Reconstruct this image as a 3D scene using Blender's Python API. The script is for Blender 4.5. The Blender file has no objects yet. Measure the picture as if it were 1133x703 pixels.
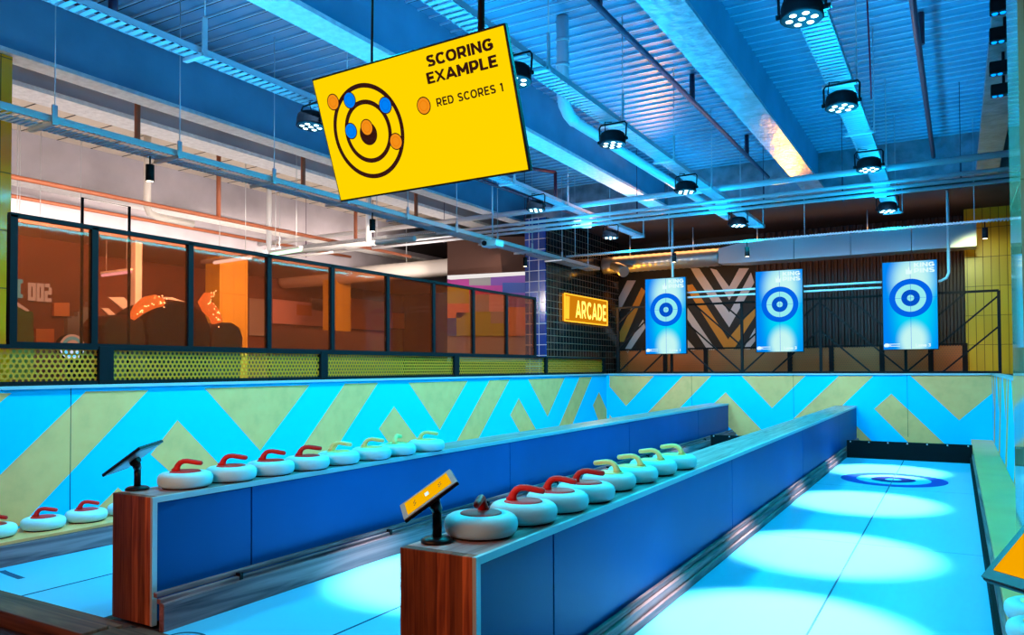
import bpy, bmesh, math, random
from mathutils import Vector, Matrix
random.seed(7)
PI = math.pi
S = bpy.context.scene
COL = S.collection

# ------------------------------------------------------------------ camera
F_PX, YAW, PITCH, ROLL, SHY = 849.04, 0.524579, 0.0222602, 0.00473209, 37.268
W_PX, H_PX, CAM_H = 1133.0, 703.0, 1.6
fwd = Vector((-math.sin(YAW) * math.cos(PITCH), math.cos(YAW) * math.cos(PITCH), math.sin(PITCH)))
rgt0 = Vector((math.cos(YAW), math.sin(YAW), 0))
up0 = rgt0.cross(fwd)
rgt = rgt0 * math.cos(ROLL) - up0 * math.sin(ROLL)
upv = up0 * math.cos(ROLL) + rgt0 * math.sin(ROLL)
cam = bpy.data.cameras.new('camera')
cam.sensor_width = 36.0
cam.lens = F_PX / W_PX * 36.0
cam.shift_y = SHY / W_PX
cam.clip_start = 0.05
cam.clip_end = 200
camo = bpy.data.objects.new('camera', cam)
COL.objects.link(camo)
camo.matrix_world = Matrix(((rgt.x, upv.x, -fwd.x, 0), (rgt.y, upv.y, -fwd.y, 0), (rgt.z, upv.z, -fwd.z, CAM_H), (0, 0, 0, 1)))
S.camera = camo

def ray(x, y):
    a, b = (x - W_PX / 2) / F_PX, -(y - H_PX / 2 - SHY) / F_PX
    return rgt * a + upv * b + fwd
def at(x, y, ax, val):
    """the point of the photograph's pixel on a real plane (axis ax = val)"""
    d = ray(x, y); o = Vector((0, 0, CAM_H))
    return o + d * ((val - o[ax]) / d[ax])

# ------------------------------------------------------------------ world, exposure
S.view_settings.view_transform = 'Standard'
S.view_settings.look = 'None'
S.view_settings.gamma = 1.0
S.view_settings.use_curve_mapping = False
S.view_settings.exposure = -0.12
w = bpy.data.worlds.new('world'); S.world = w; w.use_nodes = True
w.node_tree.nodes['Background'].inputs[0].default_value = (0.10, 0.20, 0.42, 1)
w.node_tree.nodes['Background'].inputs[1].default_value = 0.05
try:
    S.cycles.use_denoising = True
    S.cycles.max_bounces = 6
    S.cycles.transparent_max_bounces = 12
    S.cycles.sample_clamp_indirect = 4
    S.cycles.caustics_reflective = False
    S.cycles.caustics_refractive = False
except Exception:
    pass

FLOOD = (0.0, 0.76, 1.0)
DEEP = (0.0, 0.46, 1.0)
def light(name, kind, loc, energy, color, aim=None, size=None, size_y=None, spot=None, blend=0.3, radius=0.05, parent=None, spread=None):
    l = bpy.data.lights.new(name, kind)
    l.energy = energy; l.color = color
    if kind == 'AREA':
        l.size = size or 1.0
        if size_y: l.shape = 'RECTANGLE'; l.size_y = size_y
        if spread: l.spread = spread
    else:
        l.shadow_soft_size = radius
    if kind == 'SPOT':
        l.spot_size = spot; l.spot_blend = blend
    o = bpy.data.objects.new(name, l); COL.objects.link(o)
    o.location = loc
    if aim is not None:
        d = Vector(aim) - Vector(loc)
        o.rotation_euler = d.to_track_quat('-Z', 'Y').to_euler()
    return o

LAMP_Y = (5.95, 8.22, 11.0, 14.12)
ROW_X = (-0.95, -3.4, -5.9)
# each wash lamp throws one narrow pool on the ice
for rx in ROW_X:
    for ly in LAMP_Y:
        e = 5600 if rx != -5.9 else 1500
        light('pool_beam', 'SPOT', (rx, ly, 4.12), e, (1.0, 1.0, 1.0), (rx - 0.02, ly - 1.05, 0), spot=math.radians(25.5), blend=0.6, radius=0.06)
    # added blue strips at tray height, down to lanes and up to deck, no fixture
    light('added_flood', 'AREA', (rx, 9.6, 4.08), 400, FLOOD, (rx, 9.6, 0), size=0.25, size_y=13.0)
    light('added_uplight', 'AREA', (rx, 9.6, 4.0), 190, DEEP, (rx, 9.6, 6), size=0.2, size_y=14.0)
# added wash aimed at the chevron walls, no fixture behind it
light('added_wall_wash', 'AREA', (-5.9, 9.2, 4.3), 165, (0.34, 0.62, 1.0), (-7.28, 9.2, 0.9), size=12, size_y=0.4, spread=math.radians(90))
light('added_wall_wash', 'AREA', (-3.0, 13.6, 4.2), 118, (0.30, 0.60, 1.0), (-3.0, 17.2, 0.8), size=7, size_y=0.3, spread=math.radians(90))
# fill lights added to brighten the arcade, no fixtures there
light('arcade_fill', 'AREA', (-11.5, 9.0, 4.0), 190, (1.0, 0.86, 0.78), (-11.5, 9.0, 8), size=5.0, size_y=14)
light('arcade_fill', 'AREA', (-9.7, 9.0, 4.05), 150, (1.0, 0.78, 0.62), (-16.0, 9.5, 3.3), size=14, size_y=0.5, spread=math.radians(110))
light('pillar_fill', 'POINT', (-8.0, 3.3, 3.6), 14, (1.0, 0.85, 0.5), radius=0.15)  # point light added to brighten the left yellow column
light('added_warm_spill', 'SPOT', (-5.1, 14.7, 4.3), 330, (1.0, 0.36, 0.04), (-5.4, 12.2, 5.2), spot=math.radians(75), blend=0.9, radius=0.2)  # orange spot added to warm the beam flange, no fixture there
light('added_warm_spill', 'SPOT', (-2.7, 15.3, 4.3), 150, (1.0, 0.36, 0.04), (-2.3, 13.2, 5.05), spot=math.radians(50), blend=0.8, radius=0.1)  # second added orange spot, for the foil flange
light('arcade_fill', 'AREA', (-13.0, 9.0, 4.2), 430, (1.0, 0.80, 0.66), (-17.2, 10.0, 2.3), size=13, size_y=0.4, spread=math.radians(140))  # added to brighten the far arcade wall
light('arcade_fill', 'SPOT', (-9.6, 11.0, 3.4), 300, (1.0, 0.88, 0.8), (-9.4, 15.6, 2.9), spot=math.radians(75), radius=0.3)  # added to brighten the mosaic wall
light('warm_front_fill', 'AREA', (-3.2, 0.4, 2.3), 85, (1.0, 0.36, 0.16), (-3.0, 3.4, 0.7), size=2.6, size_y=0.6)  # added warm fill on stones and divider ends, source unseen
light('mezzanine_fill', 'AREA', (-3.5, 18.0, 4.6), 50, (1.0, 0.42, 0.14), (-3.5, 18.6, 1.5), size=8.0, size_y=0.4)  # added orange light over the mezzanine, no fixture there
light('column_fill', 'SPOT', (0.5, 17.4, 1.7), 26, (1.0, 0.40, 0.05), (0.62, 18.4, 2.2), spot=math.radians(120), radius=0.5)  # added orange spot low on the column, source unseen
light('column_fill', 'SPOT', (0.3, 16.0, 4.1), 120, (0.85, 1.0, 0.4), (0.62, 18.4, 3.0), spot=math.radians(60), radius=0.1)  # added spot yellowing the upper column, no fixture there

# ------------------------------------------------------------------ materials
def new_mat(name):
    m = bpy.data.materials.new(name); m.use_nodes = True
    nt = m.node_tree
    return m, nt, nt.nodes['Principled BSDF']
def mat(name, col, rough=0.6, metal=0.0, bump=0.0, bscale=60.0, var=0.0, vscale=3.0, spec=None, emis=None, estr=0.0, coat=0.0):
    m, nt, b = new_mat(name)
    b.inputs['Base Color'].default_value = (*col, 1)
    b.inputs['Roughness'].default_value = rough
    b.inputs['Metallic'].default_value = metal
    if spec is not None: b.inputs['Specular IOR Level'].default_value = spec
    if coat: b.inputs['Coat Weight'].default_value = coat; b.inputs['Coat Roughness'].default_value = 0.08
    if emis:
        b.inputs['Emission Color'].default_value = (*emis, 1); b.inputs['Emission Strength'].default_value = estr
    if var or bump:
        tc = nt.nodes.new('ShaderNodeTexCoord')
    if var:
        n = nt.nodes.new('ShaderNodeTexNoise'); n.inputs['Scale'].default_value = vscale; n.inputs['Detail'].default_value = 5
        nt.links.new(tc.outputs['Object'], n.inputs['Vector'])
        r = nt.nodes.new('ShaderNodeMapRange'); r.inputs[1].default_value = 0.3; r.inputs[2].default_value = 0.7
        r.inputs[3].default_value = 1 - var; r.inputs[4].default_value = 1 + var
        nt.links.new(n.outputs['Fac'], r.inputs[0])
        mx = nt.nodes.new('ShaderNodeVectorMath'); mx.operation = 'SCALE'; mx.inputs[0].default_value = col
        nt.links.new(r.outputs[0], mx.inputs['Scale']); nt.links.new(mx.outputs[0], b.inputs['Base Color'])
    if bump:
        n2 = nt.nodes.new('ShaderNodeTexNoise'); n2.inputs['Scale'].default_value = bscale; n2.inputs['Detail'].default_value = 4
        nt.links.new(tc.outputs['Object'], n2.inputs['Vector'])
        bp = nt.nodes.new('ShaderNodeBump'); bp.inputs['Strength'].default_value = bump; bp.inputs['Distance'].default_value = 0.02
        nt.links.new(n2.outputs['Fac'], bp.inputs['Height']); nt.links.new(bp.outputs[0], b.inputs['Normal'])
    return m
def emit(name, col, strength=1.0):
    m, nt, b = new_mat(name)
    e = nt.nodes.new('ShaderNodeEmission'); e.inputs[0].default_value = (*col, 1); e.inputs[1].default_value = strength
    nt.links.new(e.outputs[0], nt.nodes['Material Output'].inputs[0]); nt.nodes.remove(b)
    return m
def wood(name, c1, c2, axis=2, scale=1.0, rough=0.5, plank=0.0, paxis=0, bump=0.15):
    """grain runs along axis; plank > 0 gives strips of differing tone across paxis"""
    m, nt, b = new_mat(name)
    L = nt.links.new
    tc = nt.nodes.new('ShaderNodeTexCoord')
    mp = nt.nodes.new('ShaderNodeMapping')
    sc = [22.0 * scale] * 3; sc[axis] = 1.3 * scale
    mp.inputs['Scale'].default_value = sc
    L(tc.outputs['Object'], mp.inputs['Vector'])
    n = nt.nodes.new('ShaderNodeTexNoise'); n.inputs['Scale'].default_value = 1.6; n.inputs['Detail'].default_value = 7; n.inputs['Distortion'].default_value = 1.1
    L(mp.outputs[0], n.inputs['Vector'])
    cr = nt.nodes.new('ShaderNodeValToRGB')
    cr.color_ramp.elements[0].position = 0.32; cr.color_ramp.elements[0].color = (*c2, 1)
    cr.color_ramp.elements[1].position = 0.68; cr.color_ramp.elements[1].color = (*c1, 1)
    L(n.outputs['Fac'], cr.inputs[0])
    out = cr.outputs[0]
    if plank:
        sx = nt.nodes.new('ShaderNodeSeparateXYZ'); L(tc.outputs['Object'], sx.inputs[0])
        dv = nt.nodes.new('ShaderNodeMath'); dv.operation = 'DIVIDE'; dv.inputs[1].default_value = plank; L(sx.outputs[paxis], dv.inputs[0])
        fl = nt.nodes.new('ShaderNodeMath'); fl.operation = 'FLOOR'; L(dv.outputs[0], fl.inputs[0])
        wn = nt.nodes.new('ShaderNodeTexWhiteNoise'); wn.noise_dimensions = '1D'; L(fl.outputs[0], wn.inputs['W'])
        mr = nt.nodes.new('ShaderNodeMapRange'); mr.inputs[3].default_value = 0.35; mr.inputs[4].default_value = 1.35; L(wn.outputs['Value'], mr.inputs[0])
        vm = nt.nodes.new('ShaderNodeVectorMath'); vm.operation = 'SCALE'; L(out, vm.inputs[0]); L(mr.outputs[0], vm.inputs['Scale'])
        out = vm.outputs[0]
    L(out, b.inputs['Base Color'])
    b.inputs['Roughness'].default_value = rough; b.inputs['Specular IOR Level'].default_value = 0.2
    bp = nt.nodes.new('ShaderNodeBump'); bp.inputs['Strength'].default_value = bump; bp.inputs['Distance'].default_value = 0.01
    L(n.outputs['Fac'], bp.inputs['Height']); L(bp.outputs[0], b.inputs['Normal'])
    return m
def tiles(name, col, mortar, u, v, tw, th, rough=0.15, var=0.12, gap=0.035, offset=0.0, metal=0.0):
    """rectangular tiles; u, v are the object axes along and up the face; box faces turned the other way use the remaining axis"""
    m, nt, b = new_mat(name); L = nt.links.new
    tc = nt.nodes.new('ShaderNodeTexCoord'); sx = nt.nodes.new('ShaderNodeSeparateXYZ'); L(tc.outputs['Object'], sx.inputs[0])
    ge = nt.nodes.new('ShaderNodeNewGeometry'); gn = nt.nodes.new('ShaderNodeSeparateXYZ'); L(ge.outputs['Normal'], gn.inputs[0])
    ab = nt.nodes.new('ShaderNodeMath'); ab.operation = 'ABSOLUTE'; L(gn.outputs[0], ab.inputs[0])
    gt = nt.nodes.new('ShaderNodeMath'); gt.operation = 'GREATER_THAN'; gt.inputs[1].default_value = 0.5; L(ab.outputs[0], gt.inputs[0])
    mx = nt.nodes.new('ShaderNodeMix'); mx.data_type = 'FLOAT'; L(gt.outputs[0], mx.inputs[0]); L(sx.outputs[0], mx.inputs[2]); L(sx.outputs[1], mx.inputs[3])
    cb = nt.nodes.new('ShaderNodeCombineXYZ'); L(mx.outputs[0], cb.inputs[0]); L(sx.outputs[2], cb.inputs[1])
    br = nt.nodes.new('ShaderNodeTexBrick'); br.offset = offset; br.squash = 1.0
    br.inputs['Scale'].default_value = 1.0; br.inputs['Brick Width'].default_value = tw; br.inputs['Row Height'].default_value = th
    br.inputs['Mortar Size'].default_value = gap * min(tw, th); br.inputs['Mortar Smooth'].default_value = 0.1
    br.inputs['Color1'].default_value = (*[c * (1 - var) for c in col], 1); br.inputs['Color2'].default_value = (*[min(1, c * (1 + var)) for c in col], 1)
    br.inputs['Mortar'].default_value = (*mortar, 1)
    L(cb.outputs[0], br.inputs['Vector']); L(br.outputs['Color'], b.inputs['Base Color'])
    mr = nt.nodes.new('ShaderNodeMapRange'); mr.inputs[3].default_value = rough; mr.inputs[4].default_value = 0.8; L(br.outputs['Fac'], mr.inputs[0]); L(mr.outputs[0], b.inputs['Roughness'])
    inv = nt.nodes.new('ShaderNodeMath'); inv.operation = 'SUBTRACT'; inv.inputs[0].default_value = 1.0; L(br.outputs['Fac'], inv.inputs[1])
    bp = nt.nodes.new('ShaderNodeBump'); bp.inputs['Strength'].default_value = 0.5; bp.inputs['Distance'].default_value = 0.004; L(inv.outputs[0], bp.inputs['Height']); L(bp.outputs[0], b.inputs['Normal'])
    b.inputs['Metallic'].default_value = metal
    return m
def perforated(name, col, uaxis, pitch=0.046, r=0.34, metal=0.5, square=False):
    m, nt, b = new_mat(name); L = nt.links.new
    b.inputs['Base Color'].default_value = (*col, 1); b.inputs['Metallic'].default_value = metal; b.inputs['Roughness'].default_value = 0.4
    tc = nt.nodes.new('ShaderNodeTexCoord'); sx = nt.nodes.new('ShaderNodeSeparateXYZ'); L(tc.outputs['Object'], sx.inputs[0])
    def grid(off):
        outs = []
        for k, (ax, p) in enumerate(((uaxis, pitch), (2, pitch * (1.0 if square else 1.732)))):
            a = nt.nodes.new('ShaderNodeMath'); a.operation = 'MULTIPLY_ADD'; a.inputs[1].default_value = 1 / p; a.inputs[2].default_value = off; L(sx.outputs[ax], a.inputs[0])
            f = nt.nodes.new('ShaderNodeMath'); f.operation = 'FRACT'; L(a.outputs[0], f.inputs[0])
            s_ = nt.nodes.new('ShaderNodeMath'); s_.operation = 'MULTIPLY_ADD'; s_.inputs[1].default_value = p / pitch; s_.inputs[2].default_value = -0.5 * p / pitch; L(f.outputs[0], s_.inputs[0])
            q = nt.nodes.new('ShaderNodeMath'); q.operation = 'POWER'; q.inputs[1].default_value = 2; ab = nt.nodes.new('ShaderNodeMath'); ab.operation = 'ABSOLUTE'; L(s_.outputs[0], ab.inputs[0]); L(ab.outputs[0], q.inputs[0])
            outs.append(q.outputs[0])
        ad = nt.nodes.new('ShaderNodeMath'); ad.operation = 'ADD'; L(outs[0], ad.inputs[0]); L(outs[1], ad.inputs[1])
        return ad.outputs[0]
    g1 = grid(0.0)
    if square:
        d = g1
    else:
        g2 = grid(0.5); mn = nt.nodes.new('ShaderNodeMath'); mn.operation = 'MINIMUM'; L(g1, mn.inputs[0]); L(g2, mn.inputs[1]); d = mn.outputs[0]
    gt = nt.nodes.new('ShaderNodeMath'); gt.operation = 'GREATER_THAN'; gt.inputs[1].default_value = r * r; L(d, gt.inputs[0])
    L(gt.outputs[0], b.inputs['Alpha'])
    return m
def tinted_glass(name, tint, haze, hz=0.2, gl=0.05):
    m, nt, b = new_mat(name); L = nt.links.new
    t = nt.nodes.new('ShaderNodeBsdfTransparent'); t.inputs[0].default_value = (*tint, 1)
    d = nt.nodes.new('ShaderNodeBsdfTranslucent'); d.inputs[0].default_value = (*haze, 1)
    g = nt.nodes.new('ShaderNodeBsdfGlossy'); g.inputs['Roughness'].default_value = 0.03
    m1 = nt.nodes.new('ShaderNodeMixShader'); m1.inputs[0].default_value = hz; L(t.outputs[0], m1.inputs[1]); L(d.outputs[0], m1.inputs[2])
    m2 = nt.nodes.new('ShaderNodeMixShader'); m2.inputs[0].default_value = gl; L(m1.outputs[0], m2.inputs[1]); L(g.outputs[0], m2.inputs[2])
    L(m2.outputs[0], nt.nodes['Material Output'].inputs[0]); nt.nodes.remove(b)
    return m

M = {}
M['ice'] = mat('cyan_lit_ice', (0.085, 0.52, 0.80), 0.32, spec=0.25)  # white ice; the cyan lamp light is put into its colour
M['seam'] = mat('dark_seam', (0.0, 0.05, 0.13), 0.6)
M['ring_blue'] = mat('blue_ring_print', (0.0, 0.05, 0.36), 0.6, spec=0.1)
M['ring_navy'] = mat('navy_ring_print', (0.0, 0.01, 0.16), 0.6, spec=0.1)
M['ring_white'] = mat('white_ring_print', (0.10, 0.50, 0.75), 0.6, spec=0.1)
M['cyan_paint'] = mat('cyan_wall_paint', (0.0, 0.56, 1.0), 0.75, spec=0.1)
M['gold_paint'] = mat('gold_wall_paint', (1.0, 0.44, 0.16), 0.75, spec=0.1, var=0.08, vscale=6)
M['gold_ledge'] = mat('gold_ledge_paint', (1.0, 0.40, 0.14), 0.4, spec=0.3, var=0.1, vscale=2)
M['navy_panel'] = mat('navy_laminate', (0.002, 0.068, 0.25), 0.45, spec=0.12, var=0.06, vscale=2)
M['gap'] = mat('black_gap', (0.003, 0.003, 0.006), 0.9)
M['trim'] = mat('light_metal_edge', (0.45, 0.62, 0.68), 0.4, metal=0.3)
M['end_wood'] = wood('brown_plank_wood', (0.40, 0.13, 0.05), (0.15, 0.038, 0.018), 2, 1.0, 0.55, plank=0.066, paxis=0)
M['top_wood'] = wood('worn_top_wood', (0.56, 0.40, 0.40), (0.22, 0.11, 0.10), 1, 0.5, 0.35, bump=0.1)
M['kerb_wood'] = wood('weathered_kerb_wood', (0.36, 0.21, 0.22), (0.02, 0.012, 0.025), 1, 0.32, 0.6, bump=0.25)
M['kerb_dark'] = wood('stained_kerb_wood', (0.20, 0.09, 0.05), (0.03, 0.014, 0.012), 0, 0.35, 0.6, bump=0.25)
M['black_rubber'] = mat('black_rubber', (0.008, 0.008, 0.010), 0.8, spec=0.1, bump=0.4, bscale=150)
M['bolt'] = mat('bright_bolt', (0.75, 0.78, 0.85), 0.3, metal=0.8)
M['stone'] = mat('cyan_lit_stone_shell', (0.46, 0.76, 0.82), 0.42, spec=0.3)  # white stone; part of the cyan lamp light is put into its colour
M['stone_foot'] = mat('black_stone_foot', (0.01, 0.01, 0.012), 0.8)
M['red'] = mat('red_handle_plastic', (0.80, 0.015, 0.010), 0.45, spec=0.3)
M['yellow'] = mat('yellow_handle_plastic', (1.0, 0.66, 0.24), 0.38)
M['black'] = mat('black_metal', (0.006, 0.006, 0.008), 0.6, spec=0.12)
M['black_gloss'] = mat('black_plastic', (0.006, 0.006, 0.008), 0.3, spec=0.2)
M['tablet_back'] = mat('silver_blue_back', (0.5, 0.55, 0.6), 0.35, metal=0.3)
M['bezel'] = mat('grey_bezel', (0.25, 0.29, 0.29), 0.4)
M['navy_bezel'] = mat('dark_bezel', (0.012, 0.02, 0.06), 0.35)
M['scr_yellow'] = emit('yellow_screen', (1.0, 0.47, 0.0), 1.0)
M['scr_orange'] = emit('orange_screen', (1.0, 0.42, 0.0), 1.0)
M['sign_yellow'] = emit('yellow_sign_screen', (1.0, 0.66, 0.0), 1.1)
M['sign_brown'] = mat('brown_sign_print', (0.05, 0.008, 0.003), 0.8)
M['sign_orange'] = emit('orange_counter', (1.0, 0.30, 0.01), 1.0)
M['sign_orange2'] = emit('orange_counter_ring', (0.9, 0.20, 0.0), 1.0)
M['sign_blue'] = emit('blue_counter', (0.0, 0.24, 1.0), 1.0)
M['sign_blue2'] = emit('blue_counter_ring', (0.0, 0.14, 0.8), 1.0)
M['white_lit'] = emit('white_lit_lettering', (0.75, 1.0, 1.0), 1.1)
M['lcd_ring'] = emit('blue_lit_ring', (0.0, 0.14, 0.86), 1.0)
M['lcd_core'] = emit('deep_blue_lit_disc', (0.0, 0.09, 0.62), 1.0)
M['lcd_pale'] = emit('pale_lit_ring', (0.32, 0.92, 0.95), 1.0)
M['concrete'] = mat('blue_lit_concrete', (0.13, 0.31, 0.46), 0.6, bump=0.15, bscale=12, var=0.14, vscale=1.5)  # grey concrete; the blue light of the hall is put into its colour
M['deck'] = mat('blue_lit_deck', (0.15, 0.34, 0.50), 0.42, metal=0.15, var=0.15, vscale=0.8)  # plain galvanised metal with the blue light put into its colour
M['deck_rib'] = mat('deck_rib', (0.45, 0.75, 0.90), 0.35, metal=0.1)  # ribs coloured a paler blue so that they read as lit
M['foil'] = mat('crinkled_foil', (0.42, 0.45, 0.5), 0.3, metal=0.7, bump=1.0, bscale=9, var=0.3, vscale=5)
M['spray'] = mat('white_fireproof_coating', (0.82, 0.82, 0.84), 0.6, bump=0.7, bscale=30, var=0.12, vscale=12)
M['galv'] = mat('galvanised_steel', (0.62, 0.66, 0.7), 0.35, metal=0.4)
M['tray'] = perforated('perforated_tray_steel', (0.40, 0.45, 0.50), 1, 0.085, 0.2, 0.2)
M['mesh'] = perforated('wire_mesh_tray', (0.62, 0.66, 0.72), 1, 0.055, 0.30, 0.3)
M['tray_x'] = perforated('perforated_tray_steel_cross', (0.34, 0.37, 0.40), 0, 0.05, 0.22, 0.2)
M['white_pipe'] = mat('white_pipe', (0.78, 0.80, 0.84), 0.35)
M['copper'] = mat('copper_brown_pipe', (0.30, 0.085, 0.035), 0.5)
M['redpipe'] = mat('dark_red_pipe', (0.16, 0.012, 0.03), 0.45)
M['redcable'] = mat('red_cable', (0.6, 0.01, 0.06), 0.5)
M['purple'] = mat('dark_pipe', (0.05, 0.022, 0.06), 0.5)
M['led'] = emit('lit_led_lens', (0.62, 0.95, 1.0), 6.0)
M['warmled'] = emit('warm_lit_lens', (1.0, 0.85, 0.6), 6.0)
M['blueled'] = emit('blue_lit_lens', (0.0, 0.25, 1.0), 2.5)
M['amber'] = tinted_glass('amber_film_glass', (1.0, 0.62, 0.42), (1.0, 0.55, 0.36), 0.20, 0.02)
M['perf_gold'] = perforated('gold_perforated_sheet', (0.95, 0.27, 0.01), 1, 0.052, 0.33, 0.25)
M['perf_orange'] = perforated('copper_perforated_sheet', (0.42, 0.13, 0.03), 0, 0.05, 0.30, 0.2)
M['yellow_tile'] = tiles('yellow_glazed_tile', (0.90, 0.42, 0.012), (0.12, 0.07, 0.01), 0, 2, 0.145, 0.62, 0.12, 0.08, 0.04)
M['yellow_tile2'] = tiles('olive_yellow_glazed_tile', (0.60, 0.46, 0.012), (0.12, 0.09, 0.01), 0, 2, 0.145, 0.62, 0.3, 0.08, 0.04)
M['yellow_clad'] = tiles('mustard_cladding', (0.70, 0.50, 0.05), (0.2, 0.1, 0.02), 0, 2, 0.34, 3.4, 0.4, 0.04, 0.01)
M['mirror_tile'] = tiles('polished_cream_tile', (0.62, 0.56, 0.34), (0.25, 0.22, 0.1), 0, 2, 0.11, 2.5, 0.05, 0.10, 0.03, metal=0.25)
M['black_tile'] = tiles('black_square_tile', (0.012, 0.011, 0.013), (0.20, 0.12, 0.08), 1, 2, 0.155, 0.155, 0.12, 0.3, 0.05)
M['blue_tile'] = tiles('blue_square_tile', (0.01, 0.045, 0.25), (0.55, 0.55, 0.6), 0, 2, 0.235, 0.235, 0.14, 0.3, 0.035)
M['brown_wall'] = mat('dark_brown_wall', (0.055, 0.020, 0.013), 0.8, bump=0.3, bscale=50)
M['soffit_dark'] = mat('dark_soffit', (0.02, 0.013, 0.016), 0.7, var=0.3, vscale=1.5)
M['arcade_wall'] = mat('brown_arcade_wall', (0.20, 0.085, 0.06), 0.8, var=0.1)
M['arcade_ceiling'] = mat('pale_arcade_ceiling', (0.62, 0.54, 0.46), 0.8, var=0.12, vscale=0.9)
M['lav_beam'] = mat('lavender_grey_beam', (0.42, 0.39, 0.44), 0.7, var=0.16, vscale=1.2)
M['corrugated'] = mat('brown_corrugated_sheet', (0.055, 0.03, 0.028), 0.5, metal=0.2)
M['mural_black'] = mat('black_mural_paint', (0.012, 0.010, 0.010), 0.7)
M['mural_white'] = mat('pale_mural_paint', (0.62, 0.58, 0.62), 0.7)
M['copper_front'] = mat('copper_counter_paint', (0.30, 0.10, 0.03), 0.6)
M['mural_orange'] = mat('orange_mural_paint', (0.68, 0.27, 0.03), 0.7)
M['neon'] = emit('amber_neon', (1.0, 0.48, 0.03), 1.6)
M['neon_letter'] = emit('yellow_neon', (1.0, 0.66, 0.10), 2.6)
M['neon_soft'] = emit('amber_sign_face', (0.85, 0.28, 0.005), 0.8)
M['carpet'] = mat('dark_floor', (0.02, 0.012, 0.02), 0.9, bump=0.3, bscale=200)
M['dark_steel'] = mat('dark_truss_steel', (0.010, 0.008, 0.009), 0.55, spec=0.12)
M['duct'] = mat('galvanised_duct', (0.60, 0.55, 0.48), 0.3, metal=0.7, bump=0.2, bscale=8)
M['duct_white'] = mat('pale_duct', (0.70, 0.66, 0.62), 0.5)
M['pure_white'] = mat('white_paint', (0.80, 0.80, 0.82), 0.5)

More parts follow.
